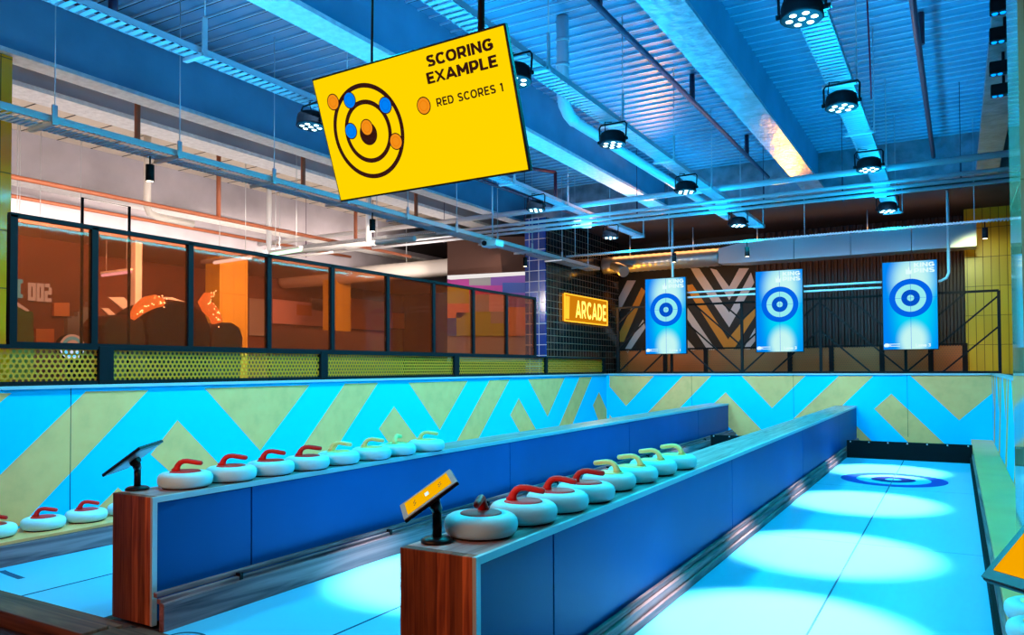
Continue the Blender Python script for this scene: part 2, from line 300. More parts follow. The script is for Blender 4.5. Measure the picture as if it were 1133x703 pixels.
# ------------------------------------------------------------------ mesh builder
class MB:
    def __init__(s): s.v = []; s.f = []; s.mi = []; s.sm = []
    def add(s, vs, fs, mi=0, smooth=False):
        b = len(s.v); s.v += [Vector(v) for v in vs]
        for f in fs: s.f.append([b + i for i in f]); s.mi.append(mi); s.sm.append(smooth)
        return s
    def box(s, a, b, mi=0):
        x0, x1 = sorted((a[0], b[0])); y0, y1 = sorted((a[1], b[1])); z0, z1 = sorted((a[2], b[2]))
        return s.add([(x0, y0, z0), (x1, y0, z0), (x1, y1, z0), (x0, y1, z0), (x0, y0, z1), (x1, y0, z1), (x1, y1, z1), (x0, y1, z1)],
                     [(0, 3, 2, 1), (4, 5, 6, 7), (0, 1, 5, 4), (1, 2, 6, 5), (2, 3, 7, 6), (3, 0, 4, 7)], mi)
    def bar(s, p, q, w, h, mi=0, up=(0, 0, 1)):
        p, q = Vector(p), Vector(q); d = (q - p).normalized(); u = Vector(up)
        if abs(d.dot(u)) > 0.98: u = Vector((0, 1, 0))
        x = d.cross(u).normalized(); y = x.cross(d)
        vs = [p + x * (w / 2 * a) + y * (h / 2 * b) for a, b in ((-1, -1), (1, -1), (1, 1), (-1, 1))] + [q + x * (w / 2 * a) + y * (h / 2 * b) for a, b in ((-1, -1), (1, -1), (1, 1), (-1, 1))]
        return s.add(vs, [(0, 1, 2, 3), (7, 6, 5, 4), (0, 4, 5, 1), (1, 5, 6, 2), (2, 6, 7, 3), (3, 7, 4, 0)], mi)
    def tube(s, pts, r, n=10, mi=0, caps=True):
        pts = [Vector(p) for p in pts]; rs = r if isinstance(r, (list, tuple)) else [r] * len(pts)
        t0 = (pts[1] - pts[0]).normalized(); u = Vector((0, 0, 1)) if abs(t0.z) < 0.9 else Vector((1, 0, 0))
        x = t0.cross(u).normalized(); vs = []
        for i, p in enumerate(pts):
            t = (pts[min(i + 1, len(pts) - 1)] - pts[max(i - 1, 0)]).normalized()
            x = (x - t * x.dot(t)).normalized(); y = t.cross(x)
            for k in range(n):
                a = 2 * PI * k / n; vs.append(p + (x * math.cos(a) + y * math.sin(a)) * rs[i])
        fs = [(i * n + k, i * n + (k + 1) % n, (i + 1) * n + (k + 1) % n, (i + 1) * n + k) for i in range(len(pts) - 1) for k in range(n)]
        s.add(vs, fs, mi, True)
        if caps:
            b = len(s.v) - len(vs)
            s.f.append([b + k for k in range(n)][::-1]); s.mi.append(mi); s.sm.append(False)
            e = b + (len(pts) - 1) * n
            s.f.append([e + k for k in range(n)]); s.mi.append(mi); s.sm.append(False)
        return s
    def lathe(s, prof, n=40, c=(0, 0, 0), mi=0, close=True):
        vs = [(c[0] + r * math.cos(2 * PI * k / n), c[1] + r * math.sin(2 * PI * k / n), c[2] + z) for r, z in prof for k in range(n)]
        fs = [(i * n + k, i * n + (k + 1) % n, (i + 1) * n + (k + 1) % n, (i + 1) * n + k) for i in range(len(prof) - 1) for k in range(n)]
        b = len(s.v); s.add(vs, fs, mi, True)
        if close:
            s.f.append([b + k for k in range(n)][::-1]); s.mi.append(mi); s.sm.append(False)
            e = b + (len(prof) - 1) * n; s.f.append([e + k for k in range(n)]); s.mi.append(mi); s.sm.append(False)
        return s
    def poly(s, pts, mi=0):
        return s.add(pts, [tuple(range(len(pts)))], mi)
    def prism(s, pts, d, mi=0):
        n = len(pts); pts = [Vector(p) for p in pts]; d = Vector(d)
        return s.add(pts + [p + d for p in pts], [tuple(range(n))[::-1], tuple(range(n, 2 * n))] + [(i, (i + 1) % n, n + (i + 1) % n, n + i) for i in range(n)], mi)
    def build(s, name, m, parent=None, bevel=0.0, local=False):
        me = bpy.data.meshes.new(name)
        off = Vector(parent_world(parent)) if (parent is not None and not local) else Vector((0, 0, 0))
        me.from_pydata([v - off for v in s.v], [], s.f)
        for mm in (m if isinstance(m, (list, tuple)) else [m]): me.materials.append(M[mm] if isinstance(mm, str) else mm)
        for p, i, q in zip(me.polygons, s.mi, s.sm): p.material_index = i; p.use_smooth = q
        bm = bmesh.new(); bm.from_mesh(me); bmesh.ops.recalc_face_normals(bm, faces=bm.faces[:]); bm.to_mesh(me); bm.free()
        me.update()
        o = bpy.data.objects.new(name, me); COL.objects.link(o)
        if parent is not None: o.parent = parent
        if bevel:
            b = o.modifiers.new('bevel', 'BEVEL'); b.width = bevel; b.segments = 2; b.limit_method = 'ANGLE'; b.angle_limit = math.radians(40)
        return o
def parent_world(p):
    v = Vector((0, 0, 0))
    while p is not None: v += p.location; p = p.parent
    return v
def empty(name, loc, label=None, cat=None, group=None):
    o = bpy.data.objects.new(name, None); COL.objects.link(o); o.location = loc; o.empty_display_size = 0.1
    return tag(o, label, cat, group)
def tag(o, label=None, cat=None, group=None, kind=None):
    if label: o['label'] = label
    if cat: o['category'] = cat
    if group: o['group'] = group
    if kind: o['kind'] = kind
    return o
def struct(o): o['kind'] = 'structure'; return o
def copy_tree(o, parent=None):
    c = o.copy(); COL.objects.link(c); c.parent = parent
    for ch in [k for k in COL.objects if k.parent == o]: copy_tree(ch, c)
    return c
def text_fit(name, body, m, parent, origin, X, Y, width, height, bold=0.03, ext=0.0008, space=1.08):
    """lettering fitted into width x height, lower left corner at origin, as a mesh"""
    cu = bpy.data.curves.new(name, 'FONT'); cu.body = body; cu.size = 1; cu.offset = bold; cu.space_character = space; cu.resolution_u = 3
    tmp = bpy.data.objects.new(name, cu); COL.objects.link(tmp)
    dg = bpy.context.evaluated_depsgraph_get(); me = bpy.data.meshes.new_from_object(tmp.evaluated_get(dg))
    bpy.data.objects.remove(tmp)
    xs_ = [v.co.x for v in me.vertices]; ys_ = [v.co.y for v in me.vertices]
    x0, x1, y0, y1 = min(xs_), max(xs_), min(ys_), max(ys_)
    o_, X, Y = Vector(origin), Vector(X).normalized(), Vector(Y).normalized()
    for v in me.vertices:
        v.co = o_ + X * ((v.co.x - x0) / (x1 - x0) * width) + Y * ((v.co.y - y0) / (y1 - y0) * height) + X.cross(Y) * ext
    me.materials.clear(); me.materials.append(M[m]); me.name = name
    o = bpy.data.objects.new(name, me); COL.objects.link(o); o.parent = parent
    return o
def _arc(cx, cy, rx, ry, a0, a1, n=14):
    return [(cx + rx * math.cos(math.radians(a0 + (a1 - a0) * k / n)), cy + ry * math.sin(math.radians(a0 + (a1 - a0) * k / n))) for k in range(n + 1)]
GLYPH = {'S': (0.72, [_arc(.36, .73, .27, .20, 30, 250) [:-2] + _arc(.36, .27, .29, .21, 95, -150)]), 'C': (0.82, [_arc(.46, .5, .37, .43, 45, 315)]),
         'O': (0.92, [_arc(.46, .5, .38, .43, 0, 360, 24)]), 'R': (0.76, [[(.08, 0), (.08, .93), (.4, .93)], _arc(.42, .66, .24, .27, 90, -90), [(.42, .39), (.08, .39)], [(.38, .39), (.66, 0)]]),
         'I': (0.2, [[(.1, 0), (.1, 1)]]), 'N': (0.82, [[(.08, 0), (.08, .98), (.74, .02), (.74, 1)]]), 'G': (0.88, [_arc(.46, .5, .37, .43, 45, 330), [(.5, .47), (.78, .47), (.78, .2)]]),
         'E': (0.64, [[(.6, .93), (.08, .93), (.08, .07), (.62, .07)], [(.08, .5), (.54, .5)]]), 'X': (0.76, [[(.04, 0), (.7, 1)], [(.7, 0), (.04, 1)]]),
         'A': (0.86, [[(.04, 0), (.43, 1), (.82, 0)], [(.18, .28), (.68, .28)]]), 'M': (0.92, [[(.08, 0), (.08, .96), (.46, .32), (.84, .96), (.84, 0)]]),
         'P': (0.7, [[(.08, 0), (.08, .93), (.36, .93)], _arc(.38, .63, .25, .30, 90, -90), [(.38, .33), (.08, .33)]]), 'L': (0.6, [[(.08, 1), (.08, .07), (.58, .07)]]),
         'D': (0.82, [[(.08, .07), (.08, .93), (.34, .93)], _arc(.36, .5, .38, .43, 90, -90), [(.36, .07), (.08, .07)]]), 'K': (0.78, [[(.08, 0), (.08, 1)], [(.7, 1), (.14, .42)], [(.32, .58), (.72, 0)]]),
         '1': (0.36, [[(.06, .82), (.26, .93), (.26, 0)]]), ' ': (0.34, [])}
def strokes(name, body, m, parent, origin, X, Y, width, height, weight=0.17, gap=0.17):
    """bold sans lettering drawn with flat strokes, fitted into width x height, lower left corner at origin"""
    tot = sum(GLYPH[ch_][0] + gap for ch_ in body) - gap
    o_, X, Y = Vector(origin), Vector(X).normalized(), Vector(Y).normalized(); N = X.cross(Y)
    kx = width / tot; x_ = 0.0; m1 = MB(); q = 0
    for ch_ in body:
        wd, lines = GLYPH[ch_]
        for ln in lines:
            P = [(x_ + a * 1.0, b_) for a, b_ in ln]
            wy = weight; wx = weight
            for (ax_, ay_), (bx_, by_) in zip(P, P[1:]):
                d = Vector((bx_ - ax_, by_ - ay_)); L_ = d.length
                if L_ < 1e-6: continue
                d /= L_; n2 = Vector((-d.y, d.x)) * weight / 2; e2 = d * (weight * 0.18)
                cs = [(ax_ - e2.x - n2.x, ay_ - e2.y - n2.y), (bx_ + e2.x - n2.x, by_ + e2.y - n2.y), (bx_ + e2.x + n2.x, by_ + e2.y + n2.y), (ax_ - e2.x + n2.x, ay_ - e2.y + n2.y)]
                q += 1
                m1.poly([o_ + X * (u * kx) + Y * (min(1, max(0, v)) * height) + N * (0.0006 + 0.00001 * (q % 9)) for u, v in cs])
        x_ += wd + gap
    return m1.build(name, m, parent, local=True)
def disc(mb, r0, r1, c, X, Y, n=40, mi=0, thick=None):
    """flat ring between r0 and r1 in the plane spanned by X and Y"""
    c, X, Y = Vector(c), Vector(X), Vector(Y)
    if r0 <= 0:
        return mb.poly([c + X * (r1 * math.cos(2 * PI * k / n)) + Y * (r1 * math.sin(2 * PI * k / n)) for k in range(n)], mi)
    vs = [c + X * (r * math.cos(2 * PI * k / n)) + Y * (r * math.sin(2 * PI * k / n)) for r in (r0, r1) for k in range(n)]
    return mb.add(vs, [(k, (k + 1) % n, n + (k + 1) % n, n + k) for k in range(n)], mi)

# ------------------------------------------------------------------ key positions
XL, XR, YB = -7.28, 0.58, 17.1          # left wall, right wall, back wall
WALL_T = 1.43
Y0, YICE = 2.95, 14.68
DIV = {'far': (-4.77, -4.36, 3.04), 'near': (-2.17, -1.765, 2.74)}   # x0, x1, y0 of the two dividers
ZT = 5.8                                  # deck

# ------------------------------------------------------------------ structure
b = MB(); b.box((-20, -4, -0.12), (3, 22, -0.03)); struct(b.build('floor', 'carpet'))
b = MB(); b.box((-16, -4, -0.03), (2.3, 2.18, 0.06)); tag(b.build('player_platform', 'carpet'), 'dark carpeted player platform in front of the lane starts', 'platform')

# left wall: chevron mural (base cyan, gold shapes one millimetre proud)
def mural(name, frame, polys, plane, proud, base_box, trim_box, seams=()):
    ax, val = plane
    b = MB(); b.box(*base_box, mi=0)
    for p in polys:
        pts = [at(x, y, ax, val) for x, y in p]
        n = Vector((0, 0, 0)); n[ax] = proud
        for q in pts: q.z = min(q.z, WALL_T - 0.002)
        b.poly([q + n for q in pts], 1)
    for s_ in seams: b.box(*s_, mi=2)
    o = b.build(name, ['cyan_paint', 'gold_paint', 'gap']); struct(o)
    t = MB(); t.box(*trim_box); struct(t.build('trim_' + str(frame), 'trim'))
    return o
def c(o, s_, pts): return [(o[0] + x / s_, o[1] + y / s_) for x, y in pts]
SC = 5.665
LP = [c((0, 420), 3.905, [(-60, 58), (48, 60), (-60, 150)]),
      [(94.8, 433.5), (164.0, 432.0), (30.7, 573.6), (22, 582), (-25, 590), (-25, 550)],
      [(196.2, 465.1), (262.9, 535.4), (268, 541), (218, 551), (211.6, 543.8), (166.5, 503.2)],
      [(130.6, 539.8), (146.8, 554.4), (155, 562), (103, 571), (108.8, 561.6)],
      c((180, 410), SC, [(262, 112), (920, 92), (610, 505)]),
      [(381.5, 424.8), (418.3, 423.8), (356.6, 520), (312.8, 527)],
      [(435.9, 450), (472.8, 501), (477, 507), (446, 513), (441, 506), (419.1, 474.7)],
      c((360, 405), SC, [(520, 106), (892, 94), (717, 402)]),
      [(541.5, 421.0), (563.8, 420.2), (526, 492), (500.6, 497)],
      [(573.9, 440.8), (597.5, 483.5), (579.5, 486.5), (564.4, 459.4)],
      c((540, 405), SC, [(250, 84), (480, 76), (373, 320)]),
      c((540, 405), SC, [(573, 72), (650, 70), (508, 415), (424, 425)]),
      c((540, 405), SC, [(695, 165), (757, 305), (760, 400), (716, 402), (692, 345), (657, 248)])]
mural('wall_left', 1, LP, (0, XL), 0.002, ((XL - 0.12, 1.5, 0), (XL, YB, WALL_T)), ((XL - 0.14, 1.5, WALL_T), (XL + 0.03, YB - 0.02, WALL_T + 0.03)),
      [((XL, at(77.5, 500, 0, XL).y, 0.2), (XL + 0.003, at(77.5, 500, 0, XL).y + 0.006, WALL_T))])
BP = [c((540, 405), SC, [(757, 62), (1040, 64), (865, 252), (757, 130)]),
      c((540, 405), SC, [(757, 305), (780, 332), (830, 400), (757, 400)]),
      c((720, 405), SC, [(200, 64), (378, 64), (50, 400), (-120, 400)]),
      c((720, 405), SC, [(470, 167), (770, 480), (590, 480), (365, 264)]),
      c((720, 405), SC, [(570, 64), (970, 62), (760, 265)]),
      c((920, 405), SC, [(45, 64), (262, 64), (-90, 400), (-310, 400)]),
      c((920, 405), SC, [(375, 175), (800, 575), (580, 575), (470, 470), (268, 270)]),
      c((920, 405), SC, [(152, 372), (340, 560), (-40, 560)]),
      c((920, 405), SC, [(495, 62), (1022, 58), (1022, 160), (800, 342)])]
BP = [[(max(x, 674.5), y) for x, y in p] for p in BP]
mural('wall_back', 2, BP, (1, YB), -0.002, ((XL - 0.12, YB, 0), (XR + 0.1, YB + 0.14, WALL_T)), ((XL, YB - 0.03, WALL_T), (XR + 0.1, YB + 0.15, WALL_T + 0.03)),
      [((x, YB - 0.003, 0.2), (x + 0.006, YB, WALL_T)) for x in (-5.2, -3.0, -0.85)])
RP = []
b = MB(); b.box((XR, 5.2, 0), (XR + 0.12, YB, WALL_T), 0)
for k in range(6):     # zigzag of 45 degree bands
    y = 16.9 - 1.9 * k
    b.poly([(XR - 0.002, y, WALL_T - .002), (XR - 0.002, y - 0.95, WALL_T - .002), (XR - 0.002, y - 0.48, 0.85)], 1)
    b.poly([(XR - 0.002, y - 1.15, WALL_T - .002), (XR - 0.002, y - 1.55, WALL_T - .002), (XR - 0.002, y - 0.6, 0.2), (XR - 0.002, y - 0.2, 0.2)], 1)
struct(b.build('wall_right', ['cyan_paint', 'gold_paint']))
b = MB(); b.box((XR - 0.02, 5.2, WALL_T), (XR + 0.13, YB, WALL_T + 0.03)); struct(b.build('trim_3', 'trim'))

# deck ceiling with ribs running across the lanes
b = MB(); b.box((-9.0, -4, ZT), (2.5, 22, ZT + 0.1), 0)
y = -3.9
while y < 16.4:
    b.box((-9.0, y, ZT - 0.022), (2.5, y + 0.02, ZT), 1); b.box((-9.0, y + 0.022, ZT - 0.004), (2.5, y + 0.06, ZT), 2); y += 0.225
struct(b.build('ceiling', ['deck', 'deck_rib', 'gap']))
b = MB(); b.box((-20, -4, ZT - 0.2), (-9.0, 22, ZT), 0)
y = -3.9
while y < 22:
    b.box((-20, y, ZT - 0.205), (-9.0, y + 0.02, ZT - 0.2), 1); y += 0.6
o = struct(b.build('ceiling', ['arcade_ceiling', 'gap']))
ZSOF = at(250, 281, 0, -14.5).z
b = MB(); b.box((-20, -4, ZSOF), (-14.57, 22, ZSOF + 0.08)); struct(b.build('ceiling', 'arcade_ceiling'))
b = MB(); b.box((-14.56, -4, ZSOF), (-14.5, 22, ZT - 0.2)); struct(b.build('trim_4', 'lav_beam'))
# outer shell of the hall
b = MB(); b.box((2.4, -4, 0), (2.5, 22, ZT)); struct(b.build('wall_right', 'brown_wall'))
b = MB(); b.box((-20.1, -4, 0), (-20, 22, ZT)); struct(b.build('wall_left', 'arcade_wall'))
b = MB(); b.box((-20, 22, 0), (2.5, 22.1, ZT)); struct(b.build('wall_back', 'brown_wall'))
# mezzanine slab behind the back wall and arcade slab beyond the left wall
b = MB(); b.box((XL, YB + 0.15, WALL_T - 0.15), (2.4, 22, WALL_T)); tag(b.build('mezzanine_floor', 'carpet'), 'dark raised floor behind the back chevron wall', 'floor slab')
bpy.data.objects['mezzanine_floor']['kind'] = 'structure'

# ------------------------------------------------------------------ steel and concrete beams
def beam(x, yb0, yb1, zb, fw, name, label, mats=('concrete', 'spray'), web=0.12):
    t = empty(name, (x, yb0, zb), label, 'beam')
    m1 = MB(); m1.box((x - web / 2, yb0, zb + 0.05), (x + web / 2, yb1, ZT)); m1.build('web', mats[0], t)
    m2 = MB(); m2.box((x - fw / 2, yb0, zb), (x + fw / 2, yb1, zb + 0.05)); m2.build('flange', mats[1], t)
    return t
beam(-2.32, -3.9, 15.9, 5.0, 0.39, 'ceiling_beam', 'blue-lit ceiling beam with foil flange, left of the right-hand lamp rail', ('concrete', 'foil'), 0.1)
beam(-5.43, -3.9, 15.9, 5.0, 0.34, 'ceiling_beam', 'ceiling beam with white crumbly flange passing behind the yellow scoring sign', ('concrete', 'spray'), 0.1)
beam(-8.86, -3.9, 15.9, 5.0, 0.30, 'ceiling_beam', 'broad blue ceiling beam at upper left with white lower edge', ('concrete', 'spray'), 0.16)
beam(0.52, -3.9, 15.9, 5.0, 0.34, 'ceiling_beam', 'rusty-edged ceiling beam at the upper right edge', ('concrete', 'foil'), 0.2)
b = MB(); b.box((-9, 15.95, 5.0), (2.3, 16.25, ZT)); b.box((-9, 15.9, 5.0), (2.3, 16.0, 5.04)); tag(b.build('cross_beam', 'foil'), 'foil-faced beam crossing above the far end of the lanes', 'beam')
# beams over the arcade, pale and lavender
for x, zb, lab in ((-10.3, 5.15, 'lavender-grey beam just beyond the broad blue ceiling beam'), (-13.6, 4.75, 'pale grey deep beam above the amber glass panels')):
    t = empty('ceiling_beam', (x, -3.9, zb), lab, 'beam')
    m1 = MB(); m1.box((x - 0.15, -3.9, zb + 0.06), (x + 0.15, 21.9, ZT - 0.2)); m1.build('web', 'lav_beam', t)
    m2 = MB(); m2.box((x - 0.24, -3.9, zb), (x + 0.24, 21.9, zb + 0.06)); m2.build('flange', 'spray', t)
b = MB(); b.box((-20, 16.3, 4.95), (2.3, 22, 5.05)); b.box((-9, 16.26, 5.05), (2.3, 16.3, ZT)); tag(b.build('soffit_slab', 'soffit_dark'), 'dark brown soffit beyond the foil-faced cross beam', 'soffit', kind='structure')

# ------------------------------------------------------------------ lanes
def lane(x0, x1, label, target=True, ys=Y0):
    xc = (x0 + x1) / 2
    t = empty('curling_lane', (xc, ys, 0), label, 'curling lane')
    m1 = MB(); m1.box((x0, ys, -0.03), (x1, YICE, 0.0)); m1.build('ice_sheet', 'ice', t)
    m1 = MB(); m1.box((xc - 0.006, ys, 0.0), (xc + 0.006, YICE, 0.0035)); m1.build('seam', 'seam', t)
    for q in (7.6, 11.2):
        m1 = MB(); m1.box((x0, q, 0.0), (x1, q + 0.004, 0.0008)); m1.build('cross_seam', 'seam', t)
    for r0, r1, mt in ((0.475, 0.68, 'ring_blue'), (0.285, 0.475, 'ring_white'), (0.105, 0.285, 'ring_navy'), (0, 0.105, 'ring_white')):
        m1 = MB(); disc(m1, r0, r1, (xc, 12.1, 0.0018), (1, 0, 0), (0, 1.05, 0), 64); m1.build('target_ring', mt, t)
    return t
L3 = lane(-1.76, 0.17, 'right-hand curling lane, target rings visible at its far end')
L2 = lane(-4.2, -2.32, 'middle curling lane between the two stone-lined dividers')
L1 = lane(-6.72, -4.80, 'left-hand curling lane beside the left chevron wall')
def marking(mid, parent, pts, w=0.02):
    m1 = MB()
    for a, b_ in zip(pts, pts[1:]): m1.bar((a[0], a[1], 0.001), (b_[0], b_[1], 0.001), w, 0.0012)
    o = m1.build('floor_marking', 'seam', parent); o['label'] = mid
p0 = at(190, 703, 2, 0)
marking('dark curved marking on the ice', L2, [(p0.x + 0.13 + 0.13 * math.cos(a), p0.y + 0.10 * math.sin(a)) for a in [PI * k / 10 for k in range(-2, 13)]], 0.018)
marking('dark hooked marking on the ice', L1, [tuple(at(x, y, 2, 0))[:2] for x, y in ((2, 632), (6, 634), (14, 637), (24, 640.5))], 0.05)
# front kerb of the left lanes
def kerb_x(x0, x1, lab, ys=Y0):
    t = empty('front_kerb', ((x0 + x1) / 2, ys - 0.15, 0), lab, 'kerb')
    for nm, ya, yb, z in (('board', ys - 0.07, ys, 0.03), ('board', ys - 0.16, ys - 0.075, 0.055), ('board', ys - 0.33, ys - 0.165, 0.075)):
        m1 = MB(); m1.box((x0, ya, -0.03), (x1, yb, z)); m1.build(nm, 'kerb_dark', t, bevel=0.006)
kerb_x(-6.76, -4.40, 'stepped dark wooden kerb at the start of the left lane')
kerb_x(-4.35, -2.18, 'stepped dark wooden kerb at the start of the middle lane')
kerb_x(-1.75, 0.20, 'stepped dark wooden kerb at the start of the right lane')

def kerb_y(xi, sgn, ya, yb, lab, top=0.17, m='kerb_wood', rail=True, wd=0.07):
    """timber along a lane: low board with a double rail above; xi is the ice side"""
    t = empty('lane_kerb', (xi, (ya + yb) / 2, 0), lab, 'kerb')
    m1 = MB(); m1.box((xi, ya, 0), (xi + sgn * wd, yb, top)); m1.build('board', m, t)
    if rail:
        for k, (dx, z) in enumerate(((0.055, top + 0.012), (0.09, top + 0.045))):
            m1 = MB(); m1.box((xi + sgn * (dx - 0.018), ya, z - 0.02), (xi + sgn * (dx + 0.018), yb, z + 0.012)); m1.build('rail', m, t, bevel=0.006)
        for k in range(int((yb - ya) / 1.6)):
            m1 = MB(); m1.box((xi + sgn * 0.03, ya + 0.6 + k * 1.6, top), (xi + sgn * 0.09, ya + 0.625 + k * 1.6, top + 0.045)); m1.build('clip', 'black', t)
    return t
kerb_y(-1.712, -1, 2.78, YB - 0.05, 'weathered timber kerb at the foot of the near divider, right lane side', rail=False, top=0.11, wd=0.05).name = 'lane_kerb'

# ------------------------------------------------------------------ dividers
def divider(key, lab, seams, kx):
    x0, x1, y0 = DIV[key]; y1 = YB - 0.02; z = 0.8
    t = empty('lane_divider', ((x0 + x1) / 2, y0, 0), lab, 'lane divider')
    m1 = MB(); m1.box((x0, y0, 0), (x1 - 0.02, y0 + 0.05, z)); m1.build('end_panel', 'end_wood', t, bevel=0.003)
    m1 = MB(); m1.box((x0, y0 + 0.05, z - 0.035), (x1 - 0.02, y1, z)); m1.build('top_board', 'top_wood', t, bevel=0.003)
    m1 = MB(); m1.box((x1 - 0.02, y0, z - 0.035), (x1, y1, z)); m1.box((x1 - 0.02, y0, 0.0), (x1, y0 + 0.035, z - 0.035)); m1.build('edge_strip', 'trim', t)
    m1 = MB(); m1.box((x0 + 0.04, y0 + 0.05, 0), (x1 - 0.06, y1, z - 0.04)); m1.build('core', 'gap', t)
    ys = [y0 + 0.04] + seams + [y1]
    for a, b_ in zip(ys, ys[1:]):
        m1 = MB(); m1.box((x1 - 0.055, a + 0.006, 0.02), (x1 - 0.012, b_ - 0.006, z - 0.04)); m1.build('side_panel', 'navy_panel', t, bevel=0.002)
        m1 = MB(); m1.box((x0 + 0.012, a + 0.006, 0.02), (x0 + 0.038, b_ - 0.006, z - 0.04)); m1.build('side_panel', 'navy_panel', t, bevel=0.002)
    return t
divider('far', 'left lane divider, wood-ended with navy panels, running from lower left to back', [3.83, 7.5, 11.15, 14.8], None)
divider('near', 'central lane divider, wood-ended with navy panels, nearest the camera', [3.48, 7.05, 10.75, 14.4], None)
kerb_y(-4.2, -1, 3.01, YB - 0.05, 'weathered timber kerb at the foot of the left divider, middle lane side', top=0.17, wd=0.045)
for o in list(COL.objects):
    if o.name.startswith('lane_kerb') and o.parent is None and o.location.x > -2: kn = o
# double rail on the near divider's kerb, higher behind
for k, (xa, xb, z0_, z1_) in enumerate(((-1.762, -1.735, 0.112, 0.15), (-1.711, -1.69, 0.0, 0.055))):
    m1 = MB(); m1.box((xa, 2.78, z0_), (xb, YB - 0.06, z1_)); m1.build('rail', 'kerb_wood', kn, bevel=0.005)
m1 = MB(); m1.box((XL + 0.01, 2.2, -0.02), (-6.79, YB - 0.02, 0.19)); tag(m1.build('stone_ledge', 'gold_ledge', None, bevel=0.004), 'gold-painted ledge along the foot of the left chevron wall', 'ledge')
kerb_y(-6.72, -1, 2.2, YB - 0.05, 'weathered dark timber kerb under the left stone ledge', top=0.165, rail=False)
m1 = MB(); m1.box((0.225, 2.2, -0.02), (XR - 0.005, YB - 0.02, 0.2)); tag(m1.build('stone_ledge', 'gold_ledge', None, bevel=0.004), 'gold-painted ledge along the right side of the right lane', 'ledge')
t = empty('lane_kerb', (0.19, 9, 0), 'thin black rubber-edged kerb on the right side of the right lane', 'kerb')
m1 = MB(); m1.box((0.172, 2.9, 0), (0.20, YICE, 0.10)); m1.build('rubber_strip', 'black_rubber', t)
m1 = MB(); m1.box((0.20, 2.9, 0), (0.223, YICE, 0.16)); m1.build('board', 'kerb_wood', t)

# back bumper curtains with bolts and the pit behind
for (x0, x1), nm in (((-1.69, 0.21), 'right lane'), ((-4.10, -2.19), 'middle lane'), ((-6.78, -4.79), 'left lane')):
    t = empty('back_bumper', ((x0 + x1) / 2, YICE + 0.03, 0), 'black rubber back bumper with bright bolts at the end of the ' + nm, 'bumper')
    m1 = MB(); m1.box((x0, YICE, 0), (x1, YICE + 0.06, 0.305)); m1.build('pad', 'black_rubber', t, bevel=0.008)
    for k in range(7):
        m1 = MB(); xx = x0 + 0.06 + (x1 - x0 - 0.12) * k / 6
        m1.tube([(xx, YICE - 0.012, 0.285), (xx, YICE + 0.002, 0.285)], 0.013, 8); m1.build('bolt', 'bolt', t)
m1 = MB(); m1.box((-6.72, YICE + 0.06, -0.03), (0.2, YB, -0.01)); tag(m1.build('stone_pit', 'gap'), 'dark pit behind the back bumpers', 'pit', kind='structure')

# ------------------------------------------------------------------ curling stones
def make_stone(colr, label):
    t = empty('curling_stone', (0, 0, 0), label, 'curling stone')
    prof = [(0.145, 0.008), (0.160, 0.012), (0.171, 0.024), (0.1765, 0.042), (0.1775, 0.060), (0.174, 0.078), (0.164, 0.093), (0.148, 0.102), (0.125, 0.106), (0.104, 0.107), (0.100, 0.103)]
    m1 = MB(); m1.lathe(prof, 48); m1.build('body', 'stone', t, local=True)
    m1 = MB(); m1.lathe([(0.135, 0.0), (0.147, 0.0), (0.147, 0.010), (0.135, 0.010)], 40); m1.build('foot_ring', 'stone_foot', t, local=True)
    m1 = MB(); m1.lathe([(0.099, 0.100), (0.100, 0.108), (0.094, 0.112), (0.05, 0.1125), (0.0005, 0.1125)], 36); m1.build('handle_plate', colr, t, local=True)
    m1 = MB()
    pts = [(-0.062, 0, 0.108), (-0.058, 0, 0.128), (-0.050, 0, 0.148), (-0.036, 0, 0.165), (-0.015, 0, 0.175), (0.012, 0, 0.177), (0.045, 0, 0.172), (0.080, 0, 0.166), (0.108, 0, 0.162), (0.116, 0, 0.161)]
    rs = [0.030, 0.023, 0.0195, 0.018, 0.017, 0.017, 0.0175, 0.0175, 0.016, 0.008]
    m1.tube(pts, rs, 12); m1.tube([(-0.082, 0, 0.108), (-0.050, 0, 0.128)], [0.02, 0.012], 10); m1.build('handle', colr, t, local=True)
    return t
proto = {}
def place_stone(colr, x, y, z, rot, label, group):
    if colr not in proto: o = make_stone(colr, label); proto[colr] = o
    else: o = copy_tree(proto[colr])
    o.location = (x, y, z); o.rotation_euler = (0, 0, rot); o['label'] = label; o['group'] = group
    return o
order = ['nearest the tablet stand', 'second from the tablet stand', 'third from the tablet stand', 'fourth along, last red one', 'fifth along, first yellow one', 'sixth from the tablet stand', 'seventh from the tablet stand', 'farthest, eighth from the tablet stand']
Bp = [(-1.985, 3.126), (-1.965, 3.507), (-1.96, 3.89), (-1.95, 4.25), (-2.00, 4.73), (-1.985, 5.12), (-1.985, 5.54), (-1.955, 5.95)]
Brot = [-1.2, 0.30, 0.15, 0.52, 3.02, 3.10, 3.05, 3.1]
for k, ((x, y), r) in enumerate(zip(Bp, Brot)):
    cl = 'red' if k < 4 else 'yellow'
    place_stone(cl, x, y, 0.8, r, '%s-handled white stone on the central divider, %s' % (cl, order[k]), 'curling stones on the central divider')
Ap = [(-4.565, 3.43), (-4.54, 3.79), (-4.53, 4.15), (-4.51, 4.51), (-4.52, 4.88), (-4.50, 5.277), (-4.51, 5.65), (-4.49, 6.083)]
Arot = [0.55, 0.6, 0.5, 0.75, 0.5, 0.55, 1.9, 0.6]
for k, ((x, y), r) in enumerate(zip(Ap, Arot)):
    cl = 'red' if k < 4 else 'yellow'
    place_stone(cl, x, y, 0.8, r, '%s-handled white stone on the left divider, %s' % (cl, order[k]), 'curling stones on the left divider')
